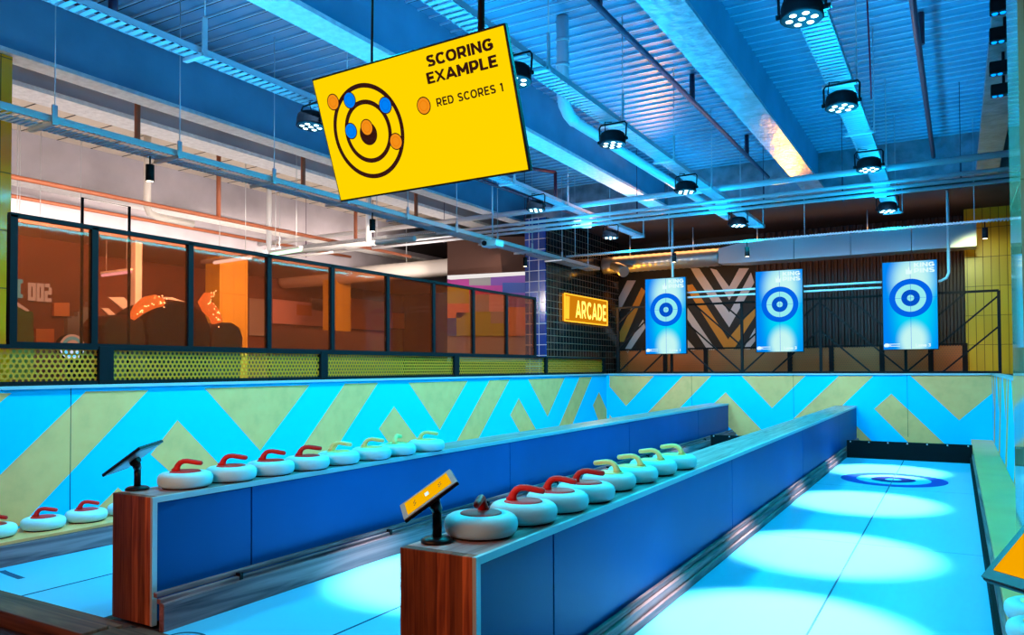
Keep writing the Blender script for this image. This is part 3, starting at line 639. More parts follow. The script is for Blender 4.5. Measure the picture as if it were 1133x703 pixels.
for k, (x, y, r, cl, lab) in enumerate(((-7.085, 3.45, 0.6, 'red', 'red-handled stone on the left wall ledge, cut by the photo edge'), (-7.06, 3.85, 0.7, 'red', 'red-handled stone on the left wall ledge, second from the photo edge'),
                           (-7.075, 4.25, 0.6, 'red', 'red-handled stone on the left wall ledge, third from the photo edge'), (-7.07, 4.66, 0.6, 'red', 'stone on the left wall ledge half hidden behind the wooden divider end'))):
    place_stone(cl, x, y, 0.19, r, lab, 'curling stones on the left ledge')
place_stone('yellow', 0.385, 5.10, 0.2, 2.4, 'white curling stone on the right ledge just below the dark tablet corner', 'curling stones on the right ledge')
place_stone('yellow', 0.375, 4.70, 0.2, 2.0, 'white curling stone on the right ledge at the bottom right photo corner', 'curling stones on the right ledge')

# ------------------------------------------------------------------ tablets on stands
def tablet_frame(az, tilt, spin):
    n = Vector((math.cos(az) * math.cos(tilt), math.sin(az) * math.cos(tilt), math.sin(tilt)))
    e = Vector((-math.sin(az), math.cos(az), 0)); u = n.cross(e)
    return n, e * math.cos(spin) + u * math.sin(spin), u * math.cos(spin) - e * math.sin(spin)
def tablet(base, cen, label, bez, scr, wdt=0.32, hgt=0.24, ang=(-2.967, 0.864, 0.449), back='black_gloss', detail=True, bw=0.035):
    n, e, u = tablet_frame(*ang)
    base, cen = Vector(base), Vector(cen)
    t = empty('tablet_stand', base, label, 'tablet stand')
    m1 = MB(); m1.lathe([(0.075, 0), (0.075, 0.012), (0.06, 0.022), (0.03, 0.026)], 28, base); m1.build('stand_base', 'black_gloss', t)
    hub = cen - n * 0.035
    m1 = MB(); m1.tube([base + Vector((0, 0, 0.02)), (base.x, base.y, cen.z - 0.075)], 0.022, 14); m1.build('stand_post', 'black_gloss', t)
    m1 = MB(); m1.tube([(base.x, base.y, cen.z - 0.08), hub], [0.026, 0.03], 12); m1.tube([hub - e * 0.03, hub + e * 0.03], 0.022, 12); m1.build('tilt_joint', 'black_gloss', t)
    def slab(w_, h_, d0, d1, name, mt, par=t, bevel=0.0):
        m2 = MB(); cs = [cen + e * (a * w_ / 2) + u * (b_ * h_ / 2) + n * d0 for a, b_ in ((-1, -1), (1, -1), (1, 1), (-1, 1))]
        m2.prism(cs, n * (d1 - d0)); return m2.build(name, mt, par, bevel=bevel)
    sh = slab(wdt, hgt, -0.016, 0.0, 'shell', 'black_gloss' if back == 'black_gloss' else [back], bevel=0.004)
    slab(wdt - 0.004, hgt - 0.004, 0.0, 0.004, 'bezel', bez)
    s_ = slab(wdt - 2 * bw, hgt - 2 * bw, 0.004, 0.0055, 'screen', scr)
    slab(wdt * 0.8, hgt * 0.8, -0.019, -0.016, 'back_plate', 'tablet_back')
    if detail:
        m2 = MB()
        def blk(cx, cy, a, b_, mi=0):
            cs = [cen + e * (cx + sx_ * a) + u * (cy + sy_ * b_) + n * 0.0058 for sx_, sy_ in ((-1, -1), (1, -1), (1, 1), (-1, 1))]
            m2.prism(cs, n * 0.0008, mi)
        blk(-0.004, 0.0, 0.010, 0.022, 1); blk(0.004, 0.0, 0.001, 0.018, 0)
        for k in range(4): blk(0.062 + 0.01 * (k % 2), -0.02 + 0.013 * k, 0.004, 0.003)
        for k in range(6): blk(-0.075 + 0.004 * (k % 3), -0.03 + 0.011 * k, 0.003, 0.003)
        m2.build('screen_graphic', ['sign_brown', 'white_lit'], s_)
    return t
tablet((-4.75, 3.20, 0.8), (-4.719, 3.143, 1.024), 'black tablet on a short stand, seen edge-on on the left divider end', 'black_gloss', 'scr_yellow', 0.341, 0.245, (0.511, 2.164, 1.376), detail=False)
tablet((-2.085, 2.905, 0.8), (-2.083, 2.834, 1.03), 'grey-framed tablet with yellow screen on the central divider end', 'bezel', 'scr_yellow', 0.288, 0.213, (0.945, 2.205, -8.084), bw=0.026)

# counter end and large tablet at the right edge
t = empty('end_counter', (0.4, 1.85, 0.06), 'wooden counter end carrying the right-hand tablet, mostly outside the photo', 'counter')
m1 = MB(); m1.box((0.17, 1.67, 0.06), (0.6, 2.03, 0.76)); m1.build('cabinet', 'end_wood', t)
m1 = MB(); m1.box((0.155, 1.65, 0.76), (0.62, 2.05, 0.8)); m1.build('top_board', 'top_wood', t)

# ------------------------------------------------------------------ polished column at the right edge
t = empty('tiled_column', (0.6, 5.9, 0.2), 'polished cream tiled column reflecting the screens at the right photo edge', 'column')
m1 = MB(); m1.box((0.345, 5.40, 0.2), (0.56, 6.42, ZT - 0.03)); m1.build('shaft', 'mirror_tile', t)

# yellow tiled columns
for (x0, x1, y0, y1, z0_, z1_, lab) in ((-9.3, -8.78, 3.9, 4.42, 0, 4.99, 'yellow tiled column at the left photo edge under the broad beam'), (0.19, 1.15, 19.0, 19.6, WALL_T, 4.95, 'yellow tiled column behind the black railing on the right')):
    t = empty('tiled_column', ((x0 + x1) / 2, (y0 + y1) / 2, z0_), lab, 'column')
    m1 = MB(); m1.box((x0, y0, z0_), (x1, y1, z1_)); m1.build('shaft', 'yellow_tile' if x0 < 0 else 'yellow_tile2', t)

# ------------------------------------------------------------------ perforated band and amber glazing on the left wall
t = empty('perforated_screen', (XL, 9, WALL_T + 0.03), 'black-framed band of gold perforated metal panels on the left wall', 'balustrade')
zb0, zb1 = 1.50, 1.80
XP = XL - 0.04
m1 = MB(); m1.box((XP - 0.03, 1.6, WALL_T + 0.03), (XP + 0.03, YB - 0.1, zb0)); m1.build('bottom_rail', 'black', t)
m1 = MB(); m1.box((XP - 0.035, 1.6, zb1), (XP + 0.035, YB - 0.1, zb1 + 0.035)); m1.build('top_rail', 'black', t)
pY = [(1.6, 1.7), (4.49, 4.64), (7.53, 7.66), (10.66, 10.80), (13.95, 14.05), (YB - 0.16, YB - 0.06)]
for a, b_ in pY:
    m1 = MB(); m1.box((XP - 0.04, a, WALL_T + 0.03), (XP + 0.045, b_, zb1 + 0.036)); m1.build('post', 'black', t, bevel=0.004)
for (a0, a1), (b0, b1) in zip(pY, pY[1:]):
    m1 = MB(); m1.box((XP - 0.002, a1, zb0), (XP + 0.002, b0, zb1)); m1.build('perforated_panel', 'perf_gold', t)
gY = [3.70, 4.45, 5.54, 6.66, 7.77, 8.94, 10.10, 11.28, 12.43, 13.55]
zg0, zg1 = 1.86, 3.0
t = empty('glazed_partition', (XP, 8.6, zg0 - 0.02), 'black-framed row of amber glass panels above the left wall', 'glass partition')
m1 = MB(); m1.box((XP - 0.03, gY[0] - 0.03, zg0 - 0.025), (XP + 0.03, gY[-1] + 0.03, zg0)); m1.build('bottom_rail', 'black', t)
m1 = MB(); m1.box((XP - 0.03, gY[0] - 0.03, zg1 - 0.02), (XP + 0.03, gY[-1] + 0.03, zg1 + 0.02)); m1.build('top_rail', 'black', t)
for yy in gY:
    m1 = MB(); m1.box((XP - 0.03, yy - 0.032, zg0), (XP + 0.03, yy + 0.032, zg1)); m1.build('mullion', 'black', t)
for a, b_ in zip(gY, gY[1:]):
    m1 = MB(); m1.box((XP - 0.003, a + 0.03, zg0), (XP + 0.003, b_ - 0.03, zg1 - 0.02)); m1.build('glass_pane', 'amber', t)

# ------------------------------------------------------------------ black tiled block and arcade sign
t = empty('tiled_block', (-8.2, 16.3, 0), 'tiled wall block, glossy black tiles with a blue tiled end, carrying the neon sign', 'tiled wall')
m1 = MB(); m1.box((-8.25, 15.0, 0), (-7.8, 19.2, 4.94)); m1.build('black_tiled_face', 'black_tile', t)
m1 = MB(); m1.box((-8.31, 14.96, 0), (-7.801, 14.999, 4.94)); m1.build('blue_tiled_end', 'blue_tile', t)
A0 = at(622.5, 331, 0, -7.79); A1 = at(670, 357, 0, -7.79)
ya, yb_, za, zb_ = A0.y, A1.y, at(645, 357.5, 0, -7.79).z, at(645, 329, 0, -7.79).z
t = empty('neon_sign', (-7.78, (ya + yb_) / 2, za), 'glowing amber ARCADE neon sign on the black tiled wall', 'neon sign')
m1 = MB(); m1.box((-7.799, ya, za), (-7.76, yb_, zb_)); m1.build('backing_box', 'neon_soft', t)
m1 = MB(); m1.tube([(-7.74, ya, za), (-7.74, yb_, za), (-7.74, yb_, zb_), (-7.74, ya, zb_), (-7.74, ya, za)], 0.016, 8); m1.build('border_tube', 'neon', t)
strokes('lettering', 'ARCADE', 'neon_letter', t, (0.045, -(yb_ - ya) * 0.26, (zb_ - za) * 0.16), (0, 1, 0), (0, 0, 1), (yb_ - ya) * 0.72, (zb_ - za) * 0.66, 0.2, 0.2)
for k in range(4):
    m1 = MB(); yy = ya + 0.06 + k * 0.05; m1.tube([(-7.74, yy, za + 0.05), (-7.74, yy + 0.03 * (k % 2), zb_ - 0.05)], 0.012, 6); m1.build('bracket_tube', 'neon', t)
light('neon_glow', 'AREA', (-7.55, (ya + yb_) / 2, (za + zb_) / 2), 60, (1.0, 0.42, 0.03), (0, (ya + yb_) / 2 + 1.0, 3.8), size=1.6, size_y=0.5)

# ------------------------------------------------------------------ behind the back wall
Yw = 19.6
t = empty('chevron_wall', (-6, Yw, WALL_T), 'black wall with pale and orange chevrons behind the screens', 'painted wall')
xa, xb_ = at(683, 300, 1, Yw).x, at(836, 300, 1, Yw).x
m1 = MB(); m1.box((xa, Yw, WALL_T), (xb_, Yw + 0.2, 4.94), 0)
def cz(pts): return c((670, 285), 5.405, pts)
ch = [(1, [(130, 138), (182, 138), (78, 335), (78, 240)]), (2, [(215, 180), (240, 200), (110, 505), (78, 505), (78, 460)]),
      (1, [(225, 370), (240, 420), (145, 560), (190, 600), (150, 600), (118, 545)]), (1, [(240, 545), (295, 600), (250, 600)]),
      (1, [(510, 65), (560, 65), (740, 330), (870, 90), (890, 150), (740, 418), (540, 120)]),
      (1, [(625, 65), (665, 75), (740, 175), (800, 65), (858, 65), (740, 255)]),
      (2, [(490, 165), (520, 160), (740, 500), (800, 600), (745, 600), (490, 195)]), (2, [(740, 480), (895, 290), (895, 350), (735, 600), (690, 600)]),
      (1, [(490, 300), (655, 545), (620, 600), (580, 600), (605, 545), (490, 370)]), (1, [(490, 490), (540, 548), (510, 600), (490, 600)]),
      (1, [(895, 420), (895, 500), (860, 545), (895, 590), (895, 600), (870, 600), (830, 540)])]
for k, pts in enumerate(ch):
    m1m = ch[k][0]
    m1.poly([at(x, y, 1, Yw) + Vector((0, -0.003 - 0.0006 * k, 0)) for x, y in cz(pts[1])], m1m)
m1.build('painted_face', ['mural_black', 'mural_white', 'mural_orange'], t)
m1 = MB()
x = xb_ + 0.01; k = 0
pr = []
while x < 1.6:
    pr += [(x, Yw + 0.02), (x + 0.05, Yw + 0.02), (x + 0.07, Yw + 0.07), (x + 0.12, Yw + 0.07)]; x += 0.14
vs = [(a, b_, z) for a, b_ in pr for z in (WALL_T, 4.94)]
m1.add(vs, [(2 * i, 2 * i + 2, 2 * i + 3, 2 * i + 1) for i in range(len(pr) - 1)])
m1.box((xb_, Yw + 0.08, WALL_T), (1.7, Yw + 0.12, 4.94)); tag(m1.build('corrugated_wall', 'corrugated'), 'dark brown corrugated metal wall behind the two right-hand screens', 'corrugated wall')
# copper perforated balustrade in front of it
t = empty('copper_balustrade', (-3.5, 18.6, WALL_T), 'low copper-coloured perforated balustrade behind the black railing', 'balustrade')
zt = at(700, 388, 1, 18.6).z
xs = [at(x, 400, 1, 18.6).x for x in (684, 736, 781, 874, 920, 976, 1030, 1068)]
m1 = MB(); m1.box((xs[0], 18.58, zt), (xs[-1], 18.64, zt + 0.04)); m1.box((xs[0], 18.58, WALL_T), (xs[-1], 18.64, WALL_T + 0.05)); m1.build('rail', 'black', t)
for x in xs: m1 = MB(); m1.box((x - 0.05, 18.57, WALL_T), (x + 0.05, 18.65, zt + 0.04)); m1.build('post', 'black', t)
for a, b_ in zip(xs, xs[1:]): m1 = MB(); m1.box((a + 0.05, 18.605, WALL_T + 0.05), (b_ - 0.05, 18.61, zt)); m1.build('perforated_panel', 'perf_orange', t)
o = MB(); o.box((xs[0], 19.3, WALL_T), (xs[-1], 19.34, zt - 0.02)); tag(o.build('counter_front', 'copper_front'), 'orange counter front seen through the copper balustrade', 'counter front')

# black truss railing on the back wall
t = empty('truss_railing', (-3.1, YB + 0.06, WALL_T + 0.03), 'black steel railing with herringbone diagonals along the back wall top', 'railing')
YR = YB + 0.07; zr = 3.03; z0r = WALL_T + 0.05
px = [684, 743, 821, 908, 1002, 1106]
xs = [at(x, 380, 1, YR).x for x in px]
m1 = MB(); m1.bar((xs[0], YR, z0r), (xs[-1], YR, z0r), 0.05, 0.05); m1.build('bottom_rail', 'dark_steel', t)
m1 = MB(); m1.bar((xs[0], YR, zr), (xs[-1], YR, zr), 0.045, 0.045); m1.build('top_rail', 'dark_steel', t)
for x in xs: m1 = MB(); m1.bar((x, YR, WALL_T + 0.03), (x, YR, zr), 0.055, 0.055); m1.build('post', 'dark_steel', t)
for k, (a, b_) in enumerate(zip(xs, xs[1:])):
    w_, h_ = b_ - a, zr - z0r
    for q in range(-1, 4):
        # 45-ish degree lines clipped to the bay
        s0 = q * 0.58
        p1, p2 = (0.0, s0), (w_, s0 + w_ * 0.92)
        z1, z2 = p1[1], p2[1]
        xa_, xb2 = 0.0, w_
        if z1 < 0: xa_ = -z1 / 0.92; z1 = 0
        if z2 > h_: xb2 = w_ - (z2 - h_) / 0.92; z2 = h_
        if xb2 - xa_ < 0.1: continue
        if k % 2 == 1: q1, q2 = (b_ - xa_, z1), (b_ - xb2, z2)
        else: q1, q2 = (a + xa_, z1), (a + xb2, z2)
        m1 = MB(); m1.bar((q1[0], YR, z0r + q1[1]), (q2[0], YR, z0r + q2[1]), 0.032, 0.032); m1.build('diagonal', 'dark_steel', t)

# ducts
t = empty('round_duct', (-6.4, 18.0, 4.0), 'round spiral duct glowing orange above the left wall screen', 'duct')
m1 = MB()
pts = [(-8.6, 18.0, 4.19), (-4.75, 18.0, 4.19)]
n_ = 60; m1.tube([(-7.7 + 2.94 * k / n_, 18.0, 4.19) for k in range(n_ + 1)], [0.205 + 0.008 * (k % 3 == 0) for k in range(n_ + 1)], 20); m1.build('spiral_pipe', 'duct', t)
m1 = MB(); m1.tube([(-7.5, 17.98, 4.2), (-7.25, 17.8, 4.1), (-7.0, 17.6, 3.95)], [0.12, 0.13, 0.14], 14); m1.build('elbow', 'duct', t)
t = empty('square_duct', (-2.2, 18.0, 4.2), 'blue-lit rectangular duct above the screens', 'duct')
m1 = MB(); m1.add([(-4.75, 17.8, 4.02), (-4.75, 18.2, 4.02), (-4.75, 18.2, 4.36), (-4.75, 17.8, 4.36), (-4.2, 17.7, 3.98), (-4.2, 18.25, 3.98), (-4.2, 18.25, 4.44), (-4.2, 17.7, 4.44)], [(0, 1, 2, 3), (7, 6, 5, 4), (0, 4, 5, 1), (1, 5, 6, 2), (2, 6, 7, 3), (3, 7, 4, 0)]); m1.build('reducer', 'galv', t)
for k in range(4): m1 = MB(); m1.box((-4.2 + k * 1.15, 17.7, 3.98), (-4.2 + (k + 1) * 1.15 - 0.015, 18.25, 4.44)); m1.build('duct_section', 'galv', t)

m1 = MB()
for x in (-3.9, -1.6, -0.1): m1.tube([(x, 17.98, 4.43), (x, 17.98, 4.955)], 0.012, 6)
m1.build('hanger_rod', 'galv', t)
for ob_ in [o for o in COL.objects if o.name == 'round_duct']:
    m1 = MB()
    for x in (-7.0, -5.4): m1.tube([(x, 18.0, 4.38), (x, 18.0, 4.955)], 0.012, 6)
    m1.build('hanger_rod', 'galv', ob_)

# ------------------------------------------------------------------ hanging screens
def screen_mat():
    m, nt, b = new_mat('curling_screen_picture'); L = nt.links.new
    tc = nt.nodes.new('ShaderNodeTexCoord')
    def blob(cx, cz_, rx, rz, e0, e1):
        mp = nt.nodes.new('ShaderNodeMapping'); mp.vector_type = 'TEXTURE'; mp.inputs['Location'].default_value = (cx, 0, cz_); mp.inputs['Scale'].default_value = (rx, 100, rz)
        L(tc.outputs['Object'], mp.inputs[0]); ln = nt.nodes.new('ShaderNodeVectorMath'); ln.operation = 'LENGTH'; L(mp.outputs[0], ln.inputs[0])
        mr = nt.nodes.new('ShaderNodeMapRange'); mr.interpolation_type = 'SMOOTHSTEP'; mr.inputs[1].default_value = e0; mr.inputs[2].default_value = e1; mr.inputs[3].default_value = 1; mr.inputs[4].default_value = 0
        L(ln.outputs['Value'], mr.inputs[0]); return mr.outputs[0]
    f1 = blob(0.05, 0.48, 0.42, 0.58, 0.35, 1.15); f2 = blob(0.05, -0.68, 0.30, 0.40, 0.45, 1.1); f3 = blob(0.08, 0.0, 0.50, 1.4, 0.3, 1.1)
    base = (0.0, 0.26, 1.0, 1); mid = (0.0, 0.72, 1.0, 1); hi = (0.60, 1.0, 0.97, 1)
    m1_ = nt.nodes.new('ShaderNodeMix'); m1_.data_type = 'RGBA'; m1_.inputs[6].default_value = base; m1_.inputs[7].default_value = mid; L(f3, m1_.inputs[0])
    mxx = nt.nodes.new('ShaderNodeMath'); mxx.operation = 'MAXIMUM'; L(f1, mxx.inputs[0]); L(f2, mxx.inputs[1])
    m2_ = nt.nodes.new('ShaderNodeMix'); m2_.data_type = 'RGBA'; m2_.inputs[7].default_value = hi; L(mxx.outputs[0], m2_.inputs[0]); L(m1_.outputs[2], m2_.inputs[6])
    e = nt.nodes.new('ShaderNodeEmission'); L(m2_.outputs[2], e.inputs[0]); e.inputs[1].default_value = 1.0
    L(e.outputs[0], nt.nodes['Material Output'].inputs[0]); nt.nodes.remove(b)
    return m
M['lcd'] = screen_mat()
def monitor():
    t = empty('hanging_screen', (0, 0, 0), 'x', 'screen')
    w_, h_ = 0.96, 1.72
    m1 = MB(); m1.box((-w_ / 2, 0.0, -h_ / 2), (w_ / 2, 0.07, h_ / 2)); m1.build('frame', 'black_gloss', t, local=True, bevel=0.006)
    m1 = MB(); m1.box((-w_ / 2 + 0.015, -0.004, -h_ / 2 + 0.015), (w_ / 2 - 0.015, 0.0, h_ / 2 - 0.015)); sc = m1.build('display', 'lcd', t, local=True)
    for r0, r1, mt in ((0.265, 0.37, 'lcd_ring'), (0.16, 0.265, 'lcd_pale'), (0.06, 0.16, 'lcd_core'), (0, 0.06, 'lcd_pale')):
        m1 = MB(); disc(m1, r0, r1, (0.015, -0.006, 0.14), (1, 0, 0), (0, 0, 1), 56); m1.build('target_ring', mt, sc, local=True)
    m1 = MB(); m1.box((0.012, -0.0075, -h_ / 2 + 0.02), (0.018, -0.007, h_ / 2 - 0.02)); m1.box((-w_ / 2 + 0.02, -0.0075, 0.137), (w_ / 2 - 0.02, -0.007, 0.142)); m1.build('centre_line', 'lcd_ring', sc, local=True)
    strokes('lettering', 'KING', 'white_lit', sc, (0.085, -0.008, 0.725), (1, 0, 0), (0, 0, 1), 0.335, 0.088, 0.27, 0.2)
    strokes('lettering', 'PINS', 'white_lit', sc, (0.085, -0.008, 0.618), (1, 0, 0), (0, 0, 1), 0.335, 0.088, 0.27, 0.2)
    m1 = MB()   # small crown emblem beside the lettering
    m1.prism([(-0.06 + x * 0.11, -0.008, 0.60 + z * 0.15) for x, z in ((0, 0), (0.9, 0), (1, 0.7), (0.7, 0.4), (0.5, 1), (0.25, 0.45), (0, 0.75))], (0, -0.001, 0)); m1.build('emblem', 'white_lit', sc, local=True)
    m1 = MB()
    for k in range(3): m1.box((-0.44, -0.008, -0.79 + 0.02 * k), (-0.33 + 0.15 * (k != 1), -0.0072, -0.778 + 0.02 * k))
    m1.prism([(-0.46 + 0.1 * x, -0.008, -0.80 + 0.07 * z) for x, z in ((0.1, 0), (0.8, 0), (1, 0.6), (0.7, 1), (0.3, 1), (0, 0.6))], (0, -0.001, 0)); m1.build('caption', 'white_lit', sc, local=True)
    m1 = MB(); m1.box((-0.2, 0.07, -0.25), (0.2, 0.11, 0.25)); m1.build('mounting_plate', 'black', t, local=True)
    return t, sc
YM = 16.6
mon_px = [((713.3, 308.6), (760, 392.3), 'left-hand hanging portrait screen with blue target rings, before the chevron wall'), ((835.9, 299.5), (889, 390.8), 'middle hanging portrait screen with blue target rings'), ((976.2, 290.5), (1038.2, 387), 'right-hand hanging portrait screen with blue target rings')]
mproto, msc = monitor()
for k, (p, q, lab) in enumerate(mon_px):
    a, b_ = at(*p, 1, YM), at(*q, 1, YM)
    o = mproto if k == 0 else copy_tree(mproto)
    o.location = ((a.x + b_.x) / 2, YM, (a.z + b_.z) / 2); o['label'] = lab; o['group'] = 'hanging target screens'
    sc = [ch_ for ch_ in COL.objects if ch_.parent == o and ch_.name.startswith('display')][0]
    text_fit('lane_lettering', 'Lane %d' % (k + 1), 'white_lit', sc, (0.09, -0.008, -0.80), (1, 0, 0), (0, 0, 1), 0.25, 0.06, bold=0.02)
    zc = o.location.z; xc = o.location.x
    if k == 1: continue
    t = empty('screen_hanger', (xc, YM + 0.13, zc + 0.2), 'galvanised pole holding the %s hanging screen' % ('left', 'middle', 'right')[k], 'screen hanger')
    m1 = MB()
    if k == 2: m1.tube([(xc + 0.2, YM + 0.14, zc + 0.45), (xc + 0.52, YM + 0.14, zc + 0.45), (xc + 0.62, YM + 0.14, zc + 0.5), (xc + 0.66, YM + 0.14, zc + 0.6), (xc + 0.66, YM + 0.14, 4.3), (xc + 0.66, YM + 0.14, 4.99)], 0.028, 10)
    else: m1.tube([(xc + (0.13 if k == 0 else 0), YM + 0.14, zc), (xc + (0.13 if k == 0 else 0), YM + 0.14, 4.99)], 0.028, 10)
    m1.build('pole', 'white_pipe', t)
t = empty('screen_rail', (-3.2, YM + 0.16, 2.9), 'pair of blue-lit horizontal pipes linking the hanging screens', 'pipe rail')
for z in (at(800, 322, 1, YM + .16).z, at(800, 327.5, 1, YM + .16).z):
    m1 = MB(); m1.tube([(-5.6, YM + 0.132, z), (-0.8, YM + 0.132, z)], 0.022, 8); m1.build('pipe', 'white_pipe', t)

# ------------------------------------------------------------------ scoring sign
wS = 1.45; hS = wS * 0.5305
cS = Vector((-1.88248781 * wS, 2.46871573 * wS, CAM_H + 0.99608774 * wS))
xa3 = Vector((0.99863904, -0.05190337, -0.00510885)).normalized()
ya3 = Vector((-0.04143369, -0.32625261, 0.94437412)); ya3 = (ya3 - xa3 * ya3.dot(xa3)).normalized()
na3 = xa3.cross(ya3)
sign = empty('scoring_sign', cS, 'tilted yellow hanging display reading SCORING EXAMPLE', 'display sign')
sign.rotation_euler = Matrix((xa3, ya3, na3)).transposed().to_euler()
hS = wS * 0.5625 * 0.2899 / 0.2729 ** 1.0 * 0.2729 / 0.2899 * 0.9417
m1 = MB(); m1.box((-wS / 2, -hS / 2, -0.032), (wS / 2, hS / 2, 0.0)); m1.build('frame', 'black_gloss', sign, local=True, bevel=0.005)
m1 = MB(); m1.box((-wS / 2 + 0.012, -hS / 2 + 0.012, 0.0), (wS / 2 - 0.012, hS / 2 - 0.012, 0.003)); sdis = m1.build('display', 'sign_yellow', sign, local=True)
hx, hy = wS / 2, hS / 2
def on_sign(px_, py_):
    d = ray(px_, py_); o = Vector((0, 0, CAM_H)); t_ = (cS - o).dot(na3) / d.dot(na3); q = o + d * t_ - cS
    return Vector((q.dot(xa3), q.dot(ya3), 0))
rc = on_sign(407.7, 145.6)
rO = (on_sign(407.7, 92.8) - on_sign(409, 197.6)).length / 2; rI = (on_sign(407, 111.3) - on_sign(408, 180.7)).length / 2; rB = (on_sign(398, 148) - on_sign(417, 148)).length / 2
for r0, r1 in ((rO - 0.027, rO), (rI - 0.027, rI), (0, rB)):
    m1 = MB(); disc(m1, r0 * 1.0, r1 * 1.0, (rc[0], rc[1] - (0.012 if r0 == 0 else 0), 0.0045), (1, 0, 0), (0, 1, 0), 64); m1.build('target_ring', 'sign_brown', sdis, local=True)
def counter(x, y, colr):
    m1 = MB(); disc(m1, 0, 0.050, (x, y, 0.0055), (1, 0, 0), (0, 1, 0), 32, 0); disc(m1, 0, 0.044, (x, y, 0.0062), (1, 0, 0), (0, 1, 0), 32, 1)
    disc(m1, 0.026, 0.029, (x, y, 0.0068), (1, 0, 0), (0, 1, 0), 32, 2)
    m1.build('counter', ['sign_brown', 'sign_' + colr, 'sign_' + colr + '2'], sdis, local=True)
for px_, py_, colr in ((369.3, 113, 'orange'), (387.5, 111, 'blue'), (427, 116.5, 'blue'), (389, 145, 'blue'), (406.5, 141, 'orange'), (438.8, 156.5, 'orange'), (469.5, 117, 'orange')):
    counter(*on_sign(px_, py_)[:2], colr)
for body_, bl, br_, tl in (('SCORING', (474.3, 73.8), (546.6, 55.4), (471.6, 61.5)), ('EXAMPLE', (474.6, 92.6), (551.5, 74.3), (471.8, 80.2)), ('RED SCORES 1', (484.6, 117.6), (557.8, 101.4), (482.8, 108.6))):
    a, b2, c2 = on_sign(*bl), on_sign(*br_), on_sign(*tl)
    strokes('lettering', body_, 'sign_brown', sdis, (a.x, (a.y + b2.y) / 2, 0.0045), (1, 0, 0), (0, 1, 0), b2.x - a.x, (c2 - a).length, 0.27 if len(body_) < 9 else 0.21, 0.18)
t = empty('sign_bracket', cS + Vector((0, 0.1, 0.3)), 'black ceiling bracket holding the yellow scoring sign', 'bracket')
for dx in (-0.42, 0.42):
    q = cS - na3 * 0.043 + xa3 * dx
    m1 = MB(); m1.bar(q + ya3 * 0.28, q - ya3 * 0.22, 0.05, 0.02); m1.build('arm', 'black', t)
q = cS - na3 * 0.09
m1 = MB(); m1.bar(q - xa3 * 0.45, q + xa3 * 0.45, 0.05, 0.05); m1.build('cross_bar', 'black', t)
qq = q + xa3 * 0.42
m1 = MB(); m1.tube([qq, (qq.x, qq.y + 0.05, ZT - 0.05)], 0.02, 8); m1.build('drop_rod', 'black', t)
qq = q - xa3 * 0.42
m1 = MB(); m1.tube([qq, (qq.x, qq.y + 0.05, ZT - 0.05)], 0.008, 8); m1.build('drop_rod', 'black', t)

# ------------------------------------------------------------------ cable trays along the lanes
def tray_y(x, ya, yb, z, w_, label, m='tray', depth=0.06, every=1.9, arm='galv', side=1, ah=0.33):
    t = empty('cable_tray', (x, (ya + yb) / 2, z), label, 'cable tray')
    m1 = MB(); m1.box((x - w_ / 2, ya, z), (x + w_ / 2, yb, z + 0.004)); m1.build('tray_bed', m, t)
    m1 = MB(); m1.box((x - w_ / 2, ya, z), (x - w_ / 2 + 0.006, yb, z + depth)); m1.box((x + w_ / 2 - 0.006, ya, z), (x + w_ / 2, yb, z + depth)); m1.build('side_flange', 'galv', t)
    y_ = ya + 0.7
    while y_ < yb:
        m1 = MB(); m1.box((x - w_ / 2 - 0.04, y_, z - 0.03), (x + w_ / 2 + 0.05, y_ + 0.05, z)); m1.box((x + side * (w_ / 2 + 0.03), y_, z - 0.03), (x + side * (w_ / 2 + 0.045), y_ + 0.05, z + ah)); m1.build('support_bracket', arm, t)
        m1 = MB(); m1.tube([(x + side * (w_ / 2 + 0.038), y_ + 0.025, z + ah - 0.03), (x + side * (w_ / 2 + 0.038), y_ + 0.025, ZT - 0.03)], 0.006, 6); m1.build('drop_rod', 'galv', t)
        y_ += every
    return t
tray_y(-0.99, 2.0, 16.1, 4.5, 0.25, 'perforated cable tray carrying the right-hand row of lamps')
tray_y(-3.50, 2.0, 16.4, 4.5, 0.22, 'perforated cable tray carrying the middle row of lamps')
tray_y(-6.05, 2.0, 16.2, 4.5, 0.20, 'perforated cable tray carrying the left row of lamps')
tray_y(-7.55, 2.0, 17.0, 3.95, 0.34, 'wide wire mesh cable tray above the amber glass', m='mesh', depth=0.07, every=1.35, ah=0.16)

def pipe(name, pts, r, m, label, cat='pipe', drops=(), group=None):
    t = empty(name, pts[0], label, cat, group)
    m1 = MB(); m1.tube(pts, r, 10); m1.build('run', m, t)
    for a, b_ in drops:
        m1 = MB(); m1.tube([a, b_], r * 1.1, 8); m1.build('drop', m, t)
    return t
# conduits crossing the hall
for k, (z, r, m) in enumerate(((4.615, 0.050, 'white_pipe'), (4.40, 0.030, 'white_pipe'), (4.31, 0.030, 'white_pipe'), (4.23, 0.026, 'white_pipe'))):
    pipe('conduit', [(2.3, 12.9, z), (-14.5, 12.9, z)], r, m, ('thickest top', 'second', 'third', 'lowest')[k] + ' of the four silver conduits crossing the hall', 'conduit', group='silver conduits crossing the hall')
t = empty('conduit_hanger', (-3, 12.9, 4.2), 'row of wire hangers on the four silver conduits', 'hangers')
for x in (-13, -11, -9.1, -7.2, -4.9, -2.7, -1.5, 0.1):
    m1 = MB(); m1.box((x - 0.012, 12.952, 4.19), (x + 0.012, 12.965, 4.68)); m1.tube([(x, 12.958, 4.67), (x, 12.958, ZT - 0.03)], 0.006, 6); m1.build('hanger', 'purple', t)
